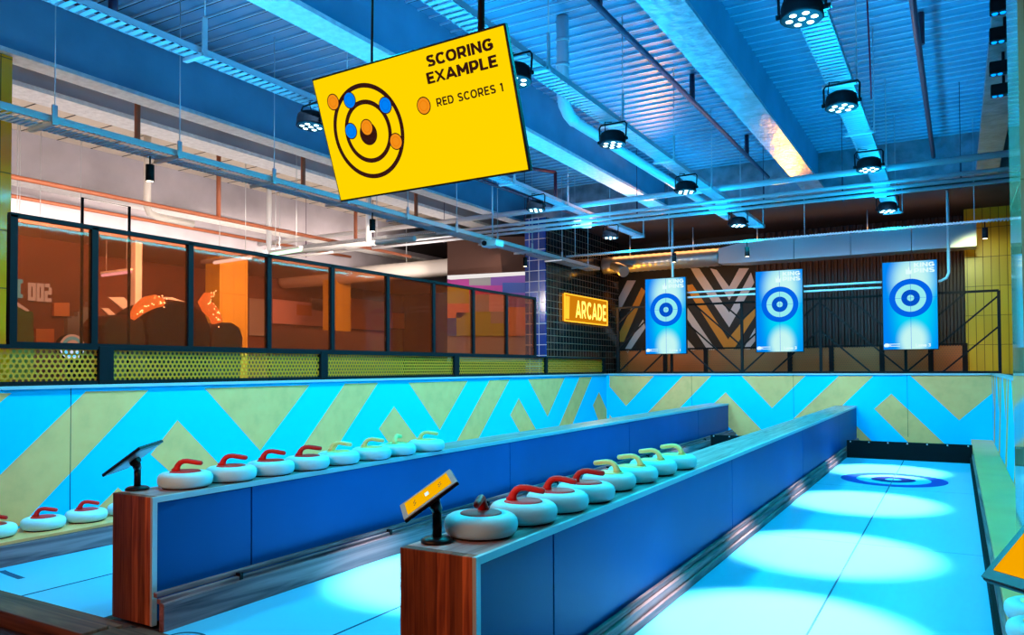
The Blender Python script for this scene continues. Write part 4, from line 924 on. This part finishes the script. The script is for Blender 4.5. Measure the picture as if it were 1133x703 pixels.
# perforated strut crossing near the far end
t = empty('crossing_strut', (-3.5, 15.0, 4.0), 'thin perforated strut crossing the hall in front of the ducts', 'strut')
m1 = MB(); m1.box((-7.3, 14.98, 4.0), (1.6, 15.06, 4.004)); m1.box((-7.3, 14.976, 4.0), (1.6, 14.98, 4.045)); m1.build('channel', 'tray_x', t)
for x in (-7.1, -5.0, -2.4, 0.3): m1 = MB(); m1.tube([(x, 15.02, 4.0), (x, 15.02, ZT - 0.03)], 0.006, 6); m1.build('drop_rod', 'galv', t)
t = empty('crossing_tray', (-11, 12.2, 4.1), 'white cable tray crossing over the amber glass to the mesh tray', 'cable tray')
m1 = MB(); m1.box((-13.2, 11.6, 4.12), (-7.8, 11.95, 4.125)); m1.box((-13.2, 11.6, 4.12), (-7.8, 11.606, 4.19)); m1.build('tray_bed', 'tray_x', t)
for x in (-12.6, -9.9): m1 = MB(); m1.tube([(x, 11.78, 4.12), (x, 11.78, 5.56)], 0.008, 6); m1.build('drop_rod', 'galv', t)
pipe('conduit', [(-14.5, 11.3, 4.0), (-8.6, 11.3, 4.0)], 0.05, 'white_pipe', 'white pipe crossing below the white cable tray over the arcade', drops=[((x, 11.3, 4.0), (x, 11.3, 5.58)) for x in (-12.4, -9.7)])

# sprinkler and service pipes
pipe('sprinkler_pipe', [(-3.2, 2.0, 5.4), (-3.2, 15.8, 5.4)], 0.035, 'purple', 'dark blue sprinkler main running lengthwise under the deck', 'pipe', [((-3.2, y_, 5.4), (-3.2, y_, ZT - 0.02)) for y_ in (7.4, 10.7, 14.0)])
pipe('sprinkler_pipe', [(-0.37, 2.0, 5.4), (-0.30, 15.8, 5.4)], 0.035, 'redpipe', 'dark red sprinkler main near the upper right corner', 'pipe', [((-0.30, 10.2, 5.4), (-0.30, 10.2, ZT - 0.02))])
pipe('sprinkler_pipe', [(-7.9, 2.0, 5.45), (-7.9, 15.8, 5.45)], 0.045, 'purple', 'dark purple sprinkler main beside the broad blue beam', 'pipe', [((-7.9, y_, 5.45), (-7.9, y_, ZT - 0.02)) for y_ in (5.0, 8.6, 12.0)])
pipe('sprinkler_pipe', [(-9.4, 2.0, 4.62), (-9.4, 15.8, 4.62)], 0.035, 'copper', 'copper-brown pipe running beyond the broad blue beam', 'pipe', [((-9.4, y_, 4.62), (-9.4, y_, 5.58)) for y_ in (6.3, 9.3, 12.4)])
pipe('sprinkler_pipe', [(-11.0, 2.0, 4.22), (-11.0, 14.3, 4.22)], 0.035, 'copper', 'lower copper-brown pipe above the amber glass', 'pipe', [((-11.0, y_, 4.22), (-11.0, y_, 5.58)) for y_ in (5.3, 8.9, 12.4)])
pipe('sprinkler_pipe', [(-14.2, 2.0, at(75, 228, 0, -14.2).z), (-14.2, 15.8, at(75, 228, 0, -14.2).z)], 0.035, 'copper', 'faint copper pipe just above the amber glass top rail', 'pipe')
pipe('sprinkler_pipe', [(-6.9, 9.0, 4.75), (-6.3, 15.8, 4.6)], 0.03, 'redpipe', 'dark red pipe passing below the yellow sign towards the far end', 'pipe', [((-6.5, 12.9, 4.68), (-6.5, 12.9, 5.3)), ((-6.5, 12.9, 5.3), (-6.9, 12.2, 5.3))])
q = at(964, 80, 1, 8.9)
pipe('red_cable', [(at(959, 2, 1, 9.2).x, 9.2, ZT - 0.02), (at(963, 100, 1, 9.2).x, 9.2, 4.98), (at(967, 152, 1, 9.2).x - 0.02, 9.2, 4.53)], 0.009, 'redcable', 'red cable dropping from the deck to the right-hand lamp tray', 'cable')
# waste pipe with elbow by the sign
t = empty('waste_pipe', (-4.0, 8.15, 4.6), 'pale waste pipe with elbow hanging right of the yellow sign', 'pipe')
m1 = MB(); m1.tube([(-4.0, 8.15, ZT - 0.02), (-4.0, 8.15, 4.85), (-4.0, 8.19, 4.74), (-4.0, 8.3, 4.66), (-4.0, 8.45, 4.62)], 0.075, 16); m1.build('bend', 'white_pipe', t)
m1 = MB(); m1.tube([(-4.0, 8.42, 4.62), (-4.0, 15.7, 4.66)], 0.066, 14); m1.build('long_run', 'white_pipe', t)
for z in (5.5, 5.2, 4.95): m1 = MB(); m1.tube([(-4.0, 8.15, z - 0.02), (-4.0, 8.15, z + 0.02)], 0.085, 16); m1.build('collar', 'galv', t)
t = empty('waste_pipe', (-11.6, 6.6, 4.2), 'short pale waste pipe with elbow in front of the pale beam at left', 'pipe')
pw = at(163, 190, 0, -11.8)
m1 = MB(); m1.tube([(-11.8, pw.y, 5.58), (-11.8, pw.y, 4.35), (-11.8, pw.y + 0.05, 4.26), (-11.8, pw.y + 0.2, 4.22), (-11.8, pw.y + 0.9, 4.21)], 0.06, 12); m1.build('run', 'duct_white', t)
# black conduit frame over the glass
q1, q2 = at(91, 246, 0, -9.0), at(143, 256, 0, -9.0)
t = empty('black_conduit', q1, 'black square conduit loop standing above the amber glass at left', 'conduit')
zt_ = at(92, 219, 0, -9.0).z
m1 = MB(); m1.tube([(-9.0, q1.y, 0), (-9.0, q1.y, zt_), (-9.0, q2.y, zt_), (-9.0, q2.y, 0)], 0.018, 8); m1.build('tube', 'black', t)

# ------------------------------------------------------------------ lamps
def wash_lamp():
    t = empty('wash_lamp', (0, 0, 0), 'x', 'stage lamp')
    m1 = MB(); m1.lathe([(0.115, 0.12), (0.14, 0.10), (0.15, 0.06), (0.15, 0.0), (0.155, -0.02), (0.145, -0.025)], 28); hd = m1.build('housing', 'black', t, local=True)
    m1 = MB(); m1.lathe([(0.001, -0.021), (0.143, -0.022), (0.143, -0.012), (0.001, -0.012)], 28); m1.build('lens_plate', 'navy_bezel', hd, local=True)
    for k in range(7):
        a = 2 * PI * k / 6; r = 0.09 if k < 6 else 0
        m1 = MB(); m1.lathe([(0.001, -0.03), (0.022, -0.028), (0.03, -0.022)], 14, (r * math.cos(a), r * math.sin(a), 0)); m1.build('led', 'led', hd, local=True)
    m1 = MB(); m1.tube([(-0.165, 0, 0.03), (-0.17, 0, 0.20), (-0.15, 0, 0.23), (0.15, 0, 0.23), (0.17, 0, 0.20), (0.165, 0, 0.03)], 0.010, 8)
    m1.tube([(-0.15, 0, 0.03), (-0.185, 0, 0.03)], 0.02, 8); m1.tube([(0.15, 0, 0.03), (0.185, 0, 0.03)], 0.02, 8); m1.build('yoke', 'black', t, local=True)
    m1 = MB(); m1.tube([(-0.05, 0.1, 0.09), (-0.16, 0.13, 0.2), (-0.13, 0.06, 0.29), (-0.02, 0.0, 0.25)], 0.006, 6); m1.build('cable', 'black', t, local=True)
    return t
lp = None
rows = {-0.95: 'right-hand', -3.4: 'middle', -5.9: 'left'}
nth = ['nearest', 'second', 'third', 'farthest']
for rx in ROW_X:
    for k, ly in enumerate(LAMP_Y):
        if lp is None: lp = wash_lamp(); o = lp
        else: o = copy_tree(lp)
        o.location = (rx, ly, 4.20); o.rotation_euler = (math.radians(-3), 0, math.radians(random.uniform(-8, 8)))
        o['label'] = '%s black multi-lens wash lamp of the %s lamp tray' % (nth[k], rows[rx]); o['group'] = 'wash lamps hung over the lanes'
def led_bar():
    t = empty('led_batten', (0, 0, 0), 'x', 'stage lamp')
    m1 = MB(); m1.box((-0.13, -0.06, -0.05), (0.13, 0.06, 0.08)); hd = m1.build('housing', 'black', t, local=True, bevel=0.01)
    for dx in (-0.09, -0.03, 0.06):
        m1 = MB(); m1.lathe([(0.001, -0.062), (0.02, -0.06), (0.025, -0.05)], 12, (dx, 0, 0)); m1.build('led', 'blueled', hd, local=True)
    m1 = MB(); m1.tube([(0, 0, 0.08), (0, 0, 0.19)], 0.015, 8); m1.build('clamp', 'black', t, local=True)
    return t
ob = None
for k, (x, y_) in enumerate(((0.44, 8.1), (0.46, 8.82), (0.49, 9.8), (0.53, 10.6))):
    if ob is None: ob = led_bar(); o = ob
    else: o = copy_tree(ob)
    o.location = (x, y_, 4.82); o['label'] = '%s of the four black fixtures under the rusty-edged beam at upper right' % ('topmost', 'second', 'third', 'lowest')[k]; o['group'] = 'black fixtures under the right beam'
def track_spot():
    t = empty('track_spot', (0, 0, 0), 'x', 'spotlight')
    m1 = MB(); m1.tube([(0, 0, -0.11), (0, 0, 0.07)], 0.045, 14); m1.build('can', 'black', t, local=True)
    m1 = MB(); m1.lathe([(0.001, -0.114), (0.036, -0.112), (0.036, -0.111)], 14); m1.build('lens', 'warmled', t, local=True)
    m1 = MB(); m1.tube([(0, 0, 0.07), (0, 0, 0.17)], 0.010, 6); m1.build('stem', 'black', t, local=True)
    return t
sp = None
for x_, y_, z_, lab in ((-7.62, at(166, 180, 0, -7.62).y, 3.78, 'small black spotlight under the mesh tray at upper left'), (-7.57, at(412, 240, 0, -7.57).y, 3.78, 'small black spotlight under the mesh tray below the yellow sign'),
                       (-7.55, 13.6, 3.78, 'small black spotlight on the mesh tray near the blue tiled end'), (0.45, 15.02, 3.84, 'small black spotlight on the strut before the yellow column'),
                       (-4.9, 15.02, 3.84, 'small black spotlight on the strut above the left-hand screen'), (-3.45, 15.02, 3.84, 'small black spotlight on the strut left of the middle screen')):
    if sp is None: sp = track_spot(); o = sp
    else: o = copy_tree(sp)
    o.location = (x_, y_, z_); o['label'] = lab; o['group'] = 'small spotlights'
# small blue-lit speakers or sensors on the trays
for x_, y_, lab in ((-6.05, 13.3, 'small pale bracket box on the left lamp tray beside the conduits'), (-3.5, 13.4, 'small pale bracket box on the middle lamp tray beside the conduits'), (-0.99, 13.3, 'small pale bracket box on the right-hand lamp tray beside the conduits')):
    t = empty('tray_bracket', (x_, y_, 4.3), lab, 'bracket')
    m1 = MB(); m1.add([(x_ - .10, y_ - .08, 4.5), (x_ + .10, y_ - .08, 4.5), (x_ + .10, y_ + .08, 4.5), (x_ - .10, y_ + .08, 4.5), (x_ - .08, y_ - .06, 4.27), (x_ + .08, y_ - .06, 4.27), (x_ + .08, y_ + .06, 4.27), (x_ - .08, y_ + .06, 4.27)], [(0, 1, 2, 3), (7, 6, 5, 4), (0, 4, 5, 1), (1, 5, 6, 2), (2, 6, 7, 3), (3, 7, 4, 0)]); m1.build('box', 'white_pipe', t)
t = empty('projector', (-7.3, 12.0, 4.1), 'small pale projector hung beside the mesh tray under the sign', 'projector')
pj = at(545, 270, 0, -7.15)
t.location = pj
m1 = MB(); m1.box(pj + Vector((-0.16, -0.14, -0.06)), pj + Vector((0.16, 0.14, 0.06))); m1.build('body', 'white_pipe', t, bevel=0.02)
m1 = MB(); m1.tube([pj + Vector((-0.08, -0.14, 0)), pj + Vector((-0.08, -0.17, 0))], 0.045, 14); m1.build('lens', 'black', t)
m1 = MB(); m1.tube([pj + Vector((0, 0, 0.06)), (pj.x, pj.y, ZT - 0.03)], 0.012, 8); m1.build('pole', 'galv', t)

# ------------------------------------------------------------------ arcade beyond the amber glass
def plate(name, pxs, ax, val, thick, m, label, cat, parent=None, group=None):
    pts = [at(x, y, ax, val) for x, y in pxs]; d = Vector((0, 0, 0)); d[ax] = -thick if ax == 0 else thick
    m1 = MB(); m1.prism(pts, d)
    o = m1.build(name, m, parent)
    return tag(o, label, cat, group) if parent is None else o
b = MB(); b.box((-17.3, -3.9, 0), (-17.2, 21.9, ZSOF)); tag(b.build('arcade_wall', 'arcade_wall'), 'dull brown wall along the far side of the arcade', 'wall panel')
# columns
def colm(x0_, x1_, xpl, m, label, z1_=4.7, d=0.5):
    a_, b_ = at(x0_, 330, 0, xpl), at(x1_, 330, 0, xpl)
    t = empty('column', (xpl - d / 2, (a_.y + b_.y) / 2, 0), label, 'column')
    m1 = MB(); m1.box((xpl - d, a_.y, 0), (xpl, b_.y, z1_)); m1.build('shaft', m, t)
colm(243, 274, -14.9, 'yellow_clad', 'mustard column behind the third amber pane', ZSOF)
colm(372, 388, -14.9, 'yellow_clad', 'narrow mustard column behind the fifth amber pane', ZSOF)
colm(149.5, 157, -14.7, 'pure_white', 'white post behind the second amber pane', ZSOF, 0.15)
# large pale duct
YD = 16.2
t = empty('round_duct', (-13.5, YD, 3.9), 'large pale spiral duct crossing behind the middle amber panes', 'duct')
d0, d1 = at(494, 300, 1, YD), at(300, 309, 1, YD); dz = (d0.z + d1.z) / 2
m1 = MB(); n_ = 60; m1.tube([(-17.15 + (d0.x + 17.75) * k / n_, YD, dz) for k in range(n_ + 1)], [0.22 + 0.008 * (k % 2) for k in range(n_ + 1)], 20); m1.build('spiral_pipe', 'duct_white', t)
for x in (-12.6, -11.0): m1 = MB(); m1.tube([(x, YD, dz + 0.2), (x, YD, ZT - 0.21)], 0.01, 6); m1.build('hanger_rod', 'galv', t)
# brown bulkhead and colourful mosaic wall
plate('bulkhead', [(495, 262), (584, 262), (584, 300.5), (495, 305)], 1, 15.4, 0.15, 'brown_wall', 'dark brown bulkhead left of the blue tiled end', 'bulkhead')
plate('light_cove', [(495, 305), (584, 300.5), (584, 303.5), (495, 309)], 1, 15.38, 0.15, emit('white_cove_light', (1, .93, .9), .95), 'white light strip under the dark brown bulkhead', 'light strip')
t = empty('mosaic_wall', at(540, 375, 1, 15.6), 'multicoloured block-painted wall left of the blue tiled end', 'painted wall')
mcols = {'lime': (0.42, 0.50, 0.06), 'magenta': (0.55, 0.06, 0.38), 'violet': (0.25, 0.10, 0.5), 'blue': (0.05, 0.12, 0.5), 'grey': (0.4, 0.38, 0.4), 'orange': (0.75, 0.3, 0.12), 'pink': (0.8, 0.45, 0.5)}
for k_, v_ in mcols.items(): M['mz_' + k_] = mat('mosaic_' + k_, v_, 0.6)
mk = list(mcols)
m1 = MB()
blocks = [((495, 309), (519, 318), 'magenta'), ((519, 308), (543, 316), 'grey'), ((495, 318), (519, 336), 'lime'), ((519, 316), (556, 326), 'magenta'), ((543, 305), (556, 316), 'violet'), ((556, 303), (584, 313), 'violet'), ((556, 313), (584, 324), 'blue'), ((519, 326), (541, 345), 'grey'),
          ((541, 326), (560, 345), 'pink'), ((560, 324), (584, 340), 'violet'), ((495, 336), (519, 352), 'orange'), ((505, 346), (524, 372), 'lime'), ((495, 352), (505, 372), 'blue'), ((524, 345), (543, 372), 'lime'), ((543, 345), (562, 358), 'grey'), ((543, 358), (562, 372), 'lime'), ((562, 340), (584, 372), 'orange')]
for (xa_, ya_), (xb2, yb2), cc in blocks:
    m1.prism([at(xa_, ya_, 1, 15.6), at(xb2, ya_, 1, 15.6), at(xb2, yb2, 1, 15.6), at(xa_, yb2, 1, 15.6)], (0, 0.02 + 0.001 * random.random(), 0), mk.index(cc))
m1.prism([at(495, 300, 1, 15.7), at(584, 300, 1, 15.7), at(584, 400, 1, 15.7), at(495, 400, 1, 15.7)], (0, 0.1, 0), 4)
m1.build('painted_blocks', ['mz_' + k_ for k_ in mk], t)
# painted wall patches (seen through panes 4 to 6)
t = empty('painted_panel', (-17.1, 12, 2), 'wide peach and orange painted panel behind the middle amber panes', 'painted panel')
for (xa_, ya_), (xb2, yb2), cc in (((302, 331), (367, 362), 'pink'), ((329, 337), (345, 350), 'orange'), ((388, 330), (428, 366), 'orange'), ((345, 330), (367, 345), 'grey'), ((434, 346), (480, 366), 'orange'), ((276, 330), (297, 372), 'grey')):
    m1 = MB(); a_, b_ = at(xa_, ya_, 0, -17.08 + (0.02 if cc == 'orange' else 0)), at(xb2, yb2, 0, -17.08 + (0.02 if cc == 'orange' else 0)); m1.box((a_.x, a_.y, b_.z), (a_.x - 0.1 - (0.02 if cc == 'orange' else 0), min(b_.y, 21.8), a_.z)); m1.build('painted_block', 'mz_' + cc, t)
# dark cabinets low behind the glass
t = empty('partition_wall', (-12.9, 12, 0), 'low dull brown partition behind the amber panes', 'partition')
q1, q2 = at(300, 362, 0, -12.0), at(592, 374, 0, -12.0)
m1 = MB(); m1.box((-12.1, q1.y, 0), (-12.0, 14.8, q1.z)); m1.build('panel', 'arcade_wall', t)
# round-topped machine with bulb-studded horns
xm = -10.5
t = empty('horned_machine', at(190, 385, 0, xm), 'large rounded brown machine topper with bulb-studded horns behind amber glass', 'arcade machine')
def blob(px_list, thick, m, name):
    m1 = MB(); m1.prism([at(x, y, 0, xm) for x, y in px_list], (-thick, 0, 0)); return m1.build(name, m, t, bevel=0.05)
M['mach'] = mat('brown_machine_shell', (0.16, 0.06, 0.035), 0.6); M['mach2'] = mat('dark_brown_machine_shell', (0.05, 0.016, 0.01), 0.6)
blob([(116, 420), (115, 360), (122, 351), (135, 348), (150, 349), (160, 353), (166, 420)], 0.6, 'mach', 'left_lobe')
blob([(162, 420), (164, 372), (161, 356), (168, 344), (180, 336), (195, 333), (210, 335), (222, 342), (230, 352), (234, 364), (231, 420)], 0.9, 'mach2', 'head')
blob([(228, 420), (236, 362), (246, 357), (258, 357), (266, 362), (270, 374), (267, 420)], 0.6, 'mach', 'right_lobe')
a_, b_ = at(118, 400, 0, xm), at(266, 400, 0, xm); m1 = MB(); m1.box((xm - 0.85, a_.y, 0), (xm - 0.02, b_.y, 1.75)); m1.build('plinth', 'mach2', t)
M['horn'] = mat('orange_horn', (0.7, 0.22, 0.05), 0.5, emis=(1.0, 0.35, 0.1), estr=1.3)
M['bulb'] = emit('warm_bulb', (1.0, 0.75, 0.55), 8.0)
for pts_, nm in (([(146, 352), (153, 343), (163, 336), (172, 333.5), (180, 335)], 'left_horn'), ([(240, 357), (237, 348), (230, 340), (226, 334), (229, 328), (236, 325)], 'right_horn')):
    P3 = [at(x, y, 0, xm + 0.15) for x, y in pts_]
    m1 = MB(); m1.tube(P3, [0.085, 0.10, 0.11, 0.10, 0.07, 0.02][:len(P3)] if nm == 'right_horn' else [0.05, 0.09, 0.11, 0.10, 0.06], 12); h_ = m1.build(nm, 'horn', t)
    for k in range(26):
        i = random.randrange(len(P3) - 1); f_ = random.random(); q = P3[i].lerp(P3[i + 1], f_)
        a_ = random.uniform(-1.2, 1.2)
        m1 = MB(); cc_ = q + Vector((math.cos(a_) * 0.11, math.sin(a_) * 0.03, math.sin(a_) * 0.10)); m1.lathe([(0.001, -0.01), (0.011, 0), (0.001, 0.01)], 6, cc_, close=False); m1.build('bulb', 'bulb', h_)
# pixel lettering display
t = empty('pixel_display', at(45, 325, 0, -12.5), 'pixel lettering reading I 002 behind the first amber pane', 'display')
q = at(17, 334, 0, -12.5); q2 = at(57, 313, 0, -12.5)
pix = {'I': ['111', '010', '010', '010', '111'], '0': ['111', '101', '101', '101', '111'], '2': ['110', '001', '111', '100', '111']}
M['pix_w'] = emit('pale_pixel_light', (0.75, 0.8, 1.0), 0.9); M['pix_b'] = emit('blue_pixel_light', (0.15, 0.75, 1.3), 1.0)
for ch_, xa_, xb2, y0_, y1_, mm in (('I', 17, 24, 309, 330, 'pix_b'), ('0', 31, 38.5, 313, 333, 'pix_w'), ('0', 40.5, 47.5, 313.5, 334, 'pix_w'), ('2', 49.5, 56, 314, 334.5, 'pix_w')):
    m1 = MB(); a_, b_ = at(xa_, y0_, 0, -12.5), at(xb2, y1_, 0, -12.5); cw, chh = (b_.y - a_.y) / 3, (a_.z - b_.z) / 5
    for r_, row in enumerate(pix[ch_]):
        for c_, v_ in enumerate(row):
            if v_ == '1': m1.box((-12.5, a_.y + c_ * cw, a_.z - (r_ + 1) * chh), (-12.47, a_.y + (c_ + 1) * cw, a_.z - r_ * chh))
    m1.build('character', mm, t)
b = MB(); a_, b_ = at(5, 300, 0, -12.55), at(105, 345, 0, -12.55); b.box((-12.6, a_.y - 0.5, 0), (-12.53, b_.y, 3.7)); b.build('backboard', 'arcade_wall', t)
M['box_y'] = mat('ochre_cabinet', (0.5, 0.3, 0.05), 0.5)
t = empty('arcade_cabinet', at(25, 400, 0, -10.2), 'ochre arcade cabinet with slanted lit top behind the first amber pane', 'arcade machine')
m1 = MB(); m1.prism([at(x, y, 0, -10.2) for x, y in ((10, 420), (10, 338), (18, 338), (37, 346), (37, 420))], (-0.6, 0, 0)); m1.build('cabinet', 'box_y', t)
m1 = MB(); m1.prism([at(x, y, 0, -10.19) for x, y in ((12, 330), (16, 332), (33, 344), (30, 344.5), (14, 336))], (-0.3, 0, 0)); m1.build('lit_top', 'pix_w', t)
t = empty('round_sign', at(80, 380, 0, -9.6), 'round white and blue lit sign just above the perforated band', 'sign')
q = at(80, 384, 0, -9.6); r_ = (at(80, 370, 0, -9.6).z - q.z)
for r0, r1, mm in ((0.82, 1.0, 'pix_w'), (0.55, 0.82, 'pix_b'), (0.0, 0.55, 'pix_w')):
    m1 = MB(); disc(m1, r0 * r_, r1 * r_, q + Vector((0.002 + 0.01 * (r0 == 0), 0, 0)), (0, 1, 0), (0, 0, 1), 36); m1.build('ring', mm, t)
m1 = MB(); m1.tube([q + Vector((-0.1, 0, 0)), q], r_, 32); m1.build('housing', 'black', t)
m1 = MB(); m1.tube([(q.x - 0.05, q.y, 0.0), (q.x - 0.05, q.y, q.z)], 0.04, 8); m1.build('stand', 'black', t)
t = empty('grey_figure', at(85, 380, 0, -11.6), 'pale grey stepped pixel shape behind the first amber pane', 'display')
m1 = MB()
for xa_, xb2, yt in ((75, 79, 352), (79, 86, 350), (86, 92, 345), (92, 98, 340), (98, 104, 334)):
    a_, b_ = at(xa_, yt, 0, -11.6), at(xb2, yt, 0, -11.6); m1.box((-11.7, a_.y, 0), (-11.6, b_.y, a_.z))
m1.build('panel', 'mz_grey', t)
for k, (xa_, xb2, ya_, yb2, cc) in enumerate(((60, 77, 335, 350, 'mz_orange'), (40, 60, 364, 380, 'mz_orange'))):
    plate('orange_panel', [(xa_, ya_), (xb2, ya_), (xb2, yb2), (xa_, yb2)], 0, -12.468, 0.06, cc, ('small square orange wall panel behind the first amber pane', 'orange block low behind the first amber pane')[k], 'wall panel')
# slanting white stripes on a far wall (second pane)
for k, pts_ in enumerate(([(120, 329), (137, 329), (152, 346), (146, 350)], [(112, 341), (120, 341), (132, 352), (126, 354)], [(168, 329), (190, 329), (205, 334), (190, 332)])):
    plate('wall_stripe', pts_, 0, -13.9, 0.05, 'pure_white', ('broad slanting white stripe left of the white post', 'lower slanting white stripe left of the machine', 'thin white stripe right of the white post')[k], 'wall stripe')
# neon tubes under the arcade ceiling
neon = [((34, 279), (98, 287), (1.0, .42, .08), 3, 'orange ceiling tube light behind the first amber pane'), ((78, 309), (99, 306), (.45, 1, .5), 2.5, 'green ceiling tube light behind the first amber pane'), ((113, 305), (145, 301), (.6, .5, 1), 2.5, 'violet and orange ceiling tube light behind the second amber pane'),
        ((237, 291), (278, 285), (.5, .65, 1), 3.5, 'blue-white ceiling tube light behind the third amber pane'), ((300, 282), (333, 276.5), (.55, 1, .6), 2.5, 'green ceiling tube light just above the amber glass'), ((18, 275), (22, 276), (1, .6, .1), 2, 'orange ceiling tube stub by the left column')]
for k, (p, q, cc, st, lab) in enumerate(neon):
    z_ = 3.55 if k != 4 else 3.7
    a_, b_ = at(*p, 2, z_), at(*q, 2, z_)
    t = empty('tube_light', (a_ + b_) / 2, lab, 'tube light', 'tube lights over the arcade')
    m1 = MB(); m1.tube([a_, b_], 0.028, 8); m1.build('tube', emit('tube_%d' % k, cc, st), t)
    m1 = MB(); m1.bar(a_ + Vector((0, 0, .05)), b_ + Vector((0, 0, .05)), 0.08, 0.04); m1.build('batten', 'pure_white', t)
    for e_ in (0.15, 0.85):
        g = a_.lerp(b_, e_); m1 = MB(); m1.tube([g + Vector((0, 0, .06)), (g.x, g.y, (ZSOF if g.x < -14.5 else 4.75 if abs(g.x + 13.6) < 0.35 else ZT - 0.21))], 0.006, 6); m1.build('drop_rod', 'galv', t)

# large tablet at the right edge, standing on the counter end
tablet((0.20, 1.87, 0.8), (0.172, 1.871, 1.268), 'large dark tablet corner with orange screen at the right photo edge', 'navy_bezel', 'scr_orange', 0.292, 0.209, (-2.696, -5.54, 1.683), detail=False, bw=0.024)
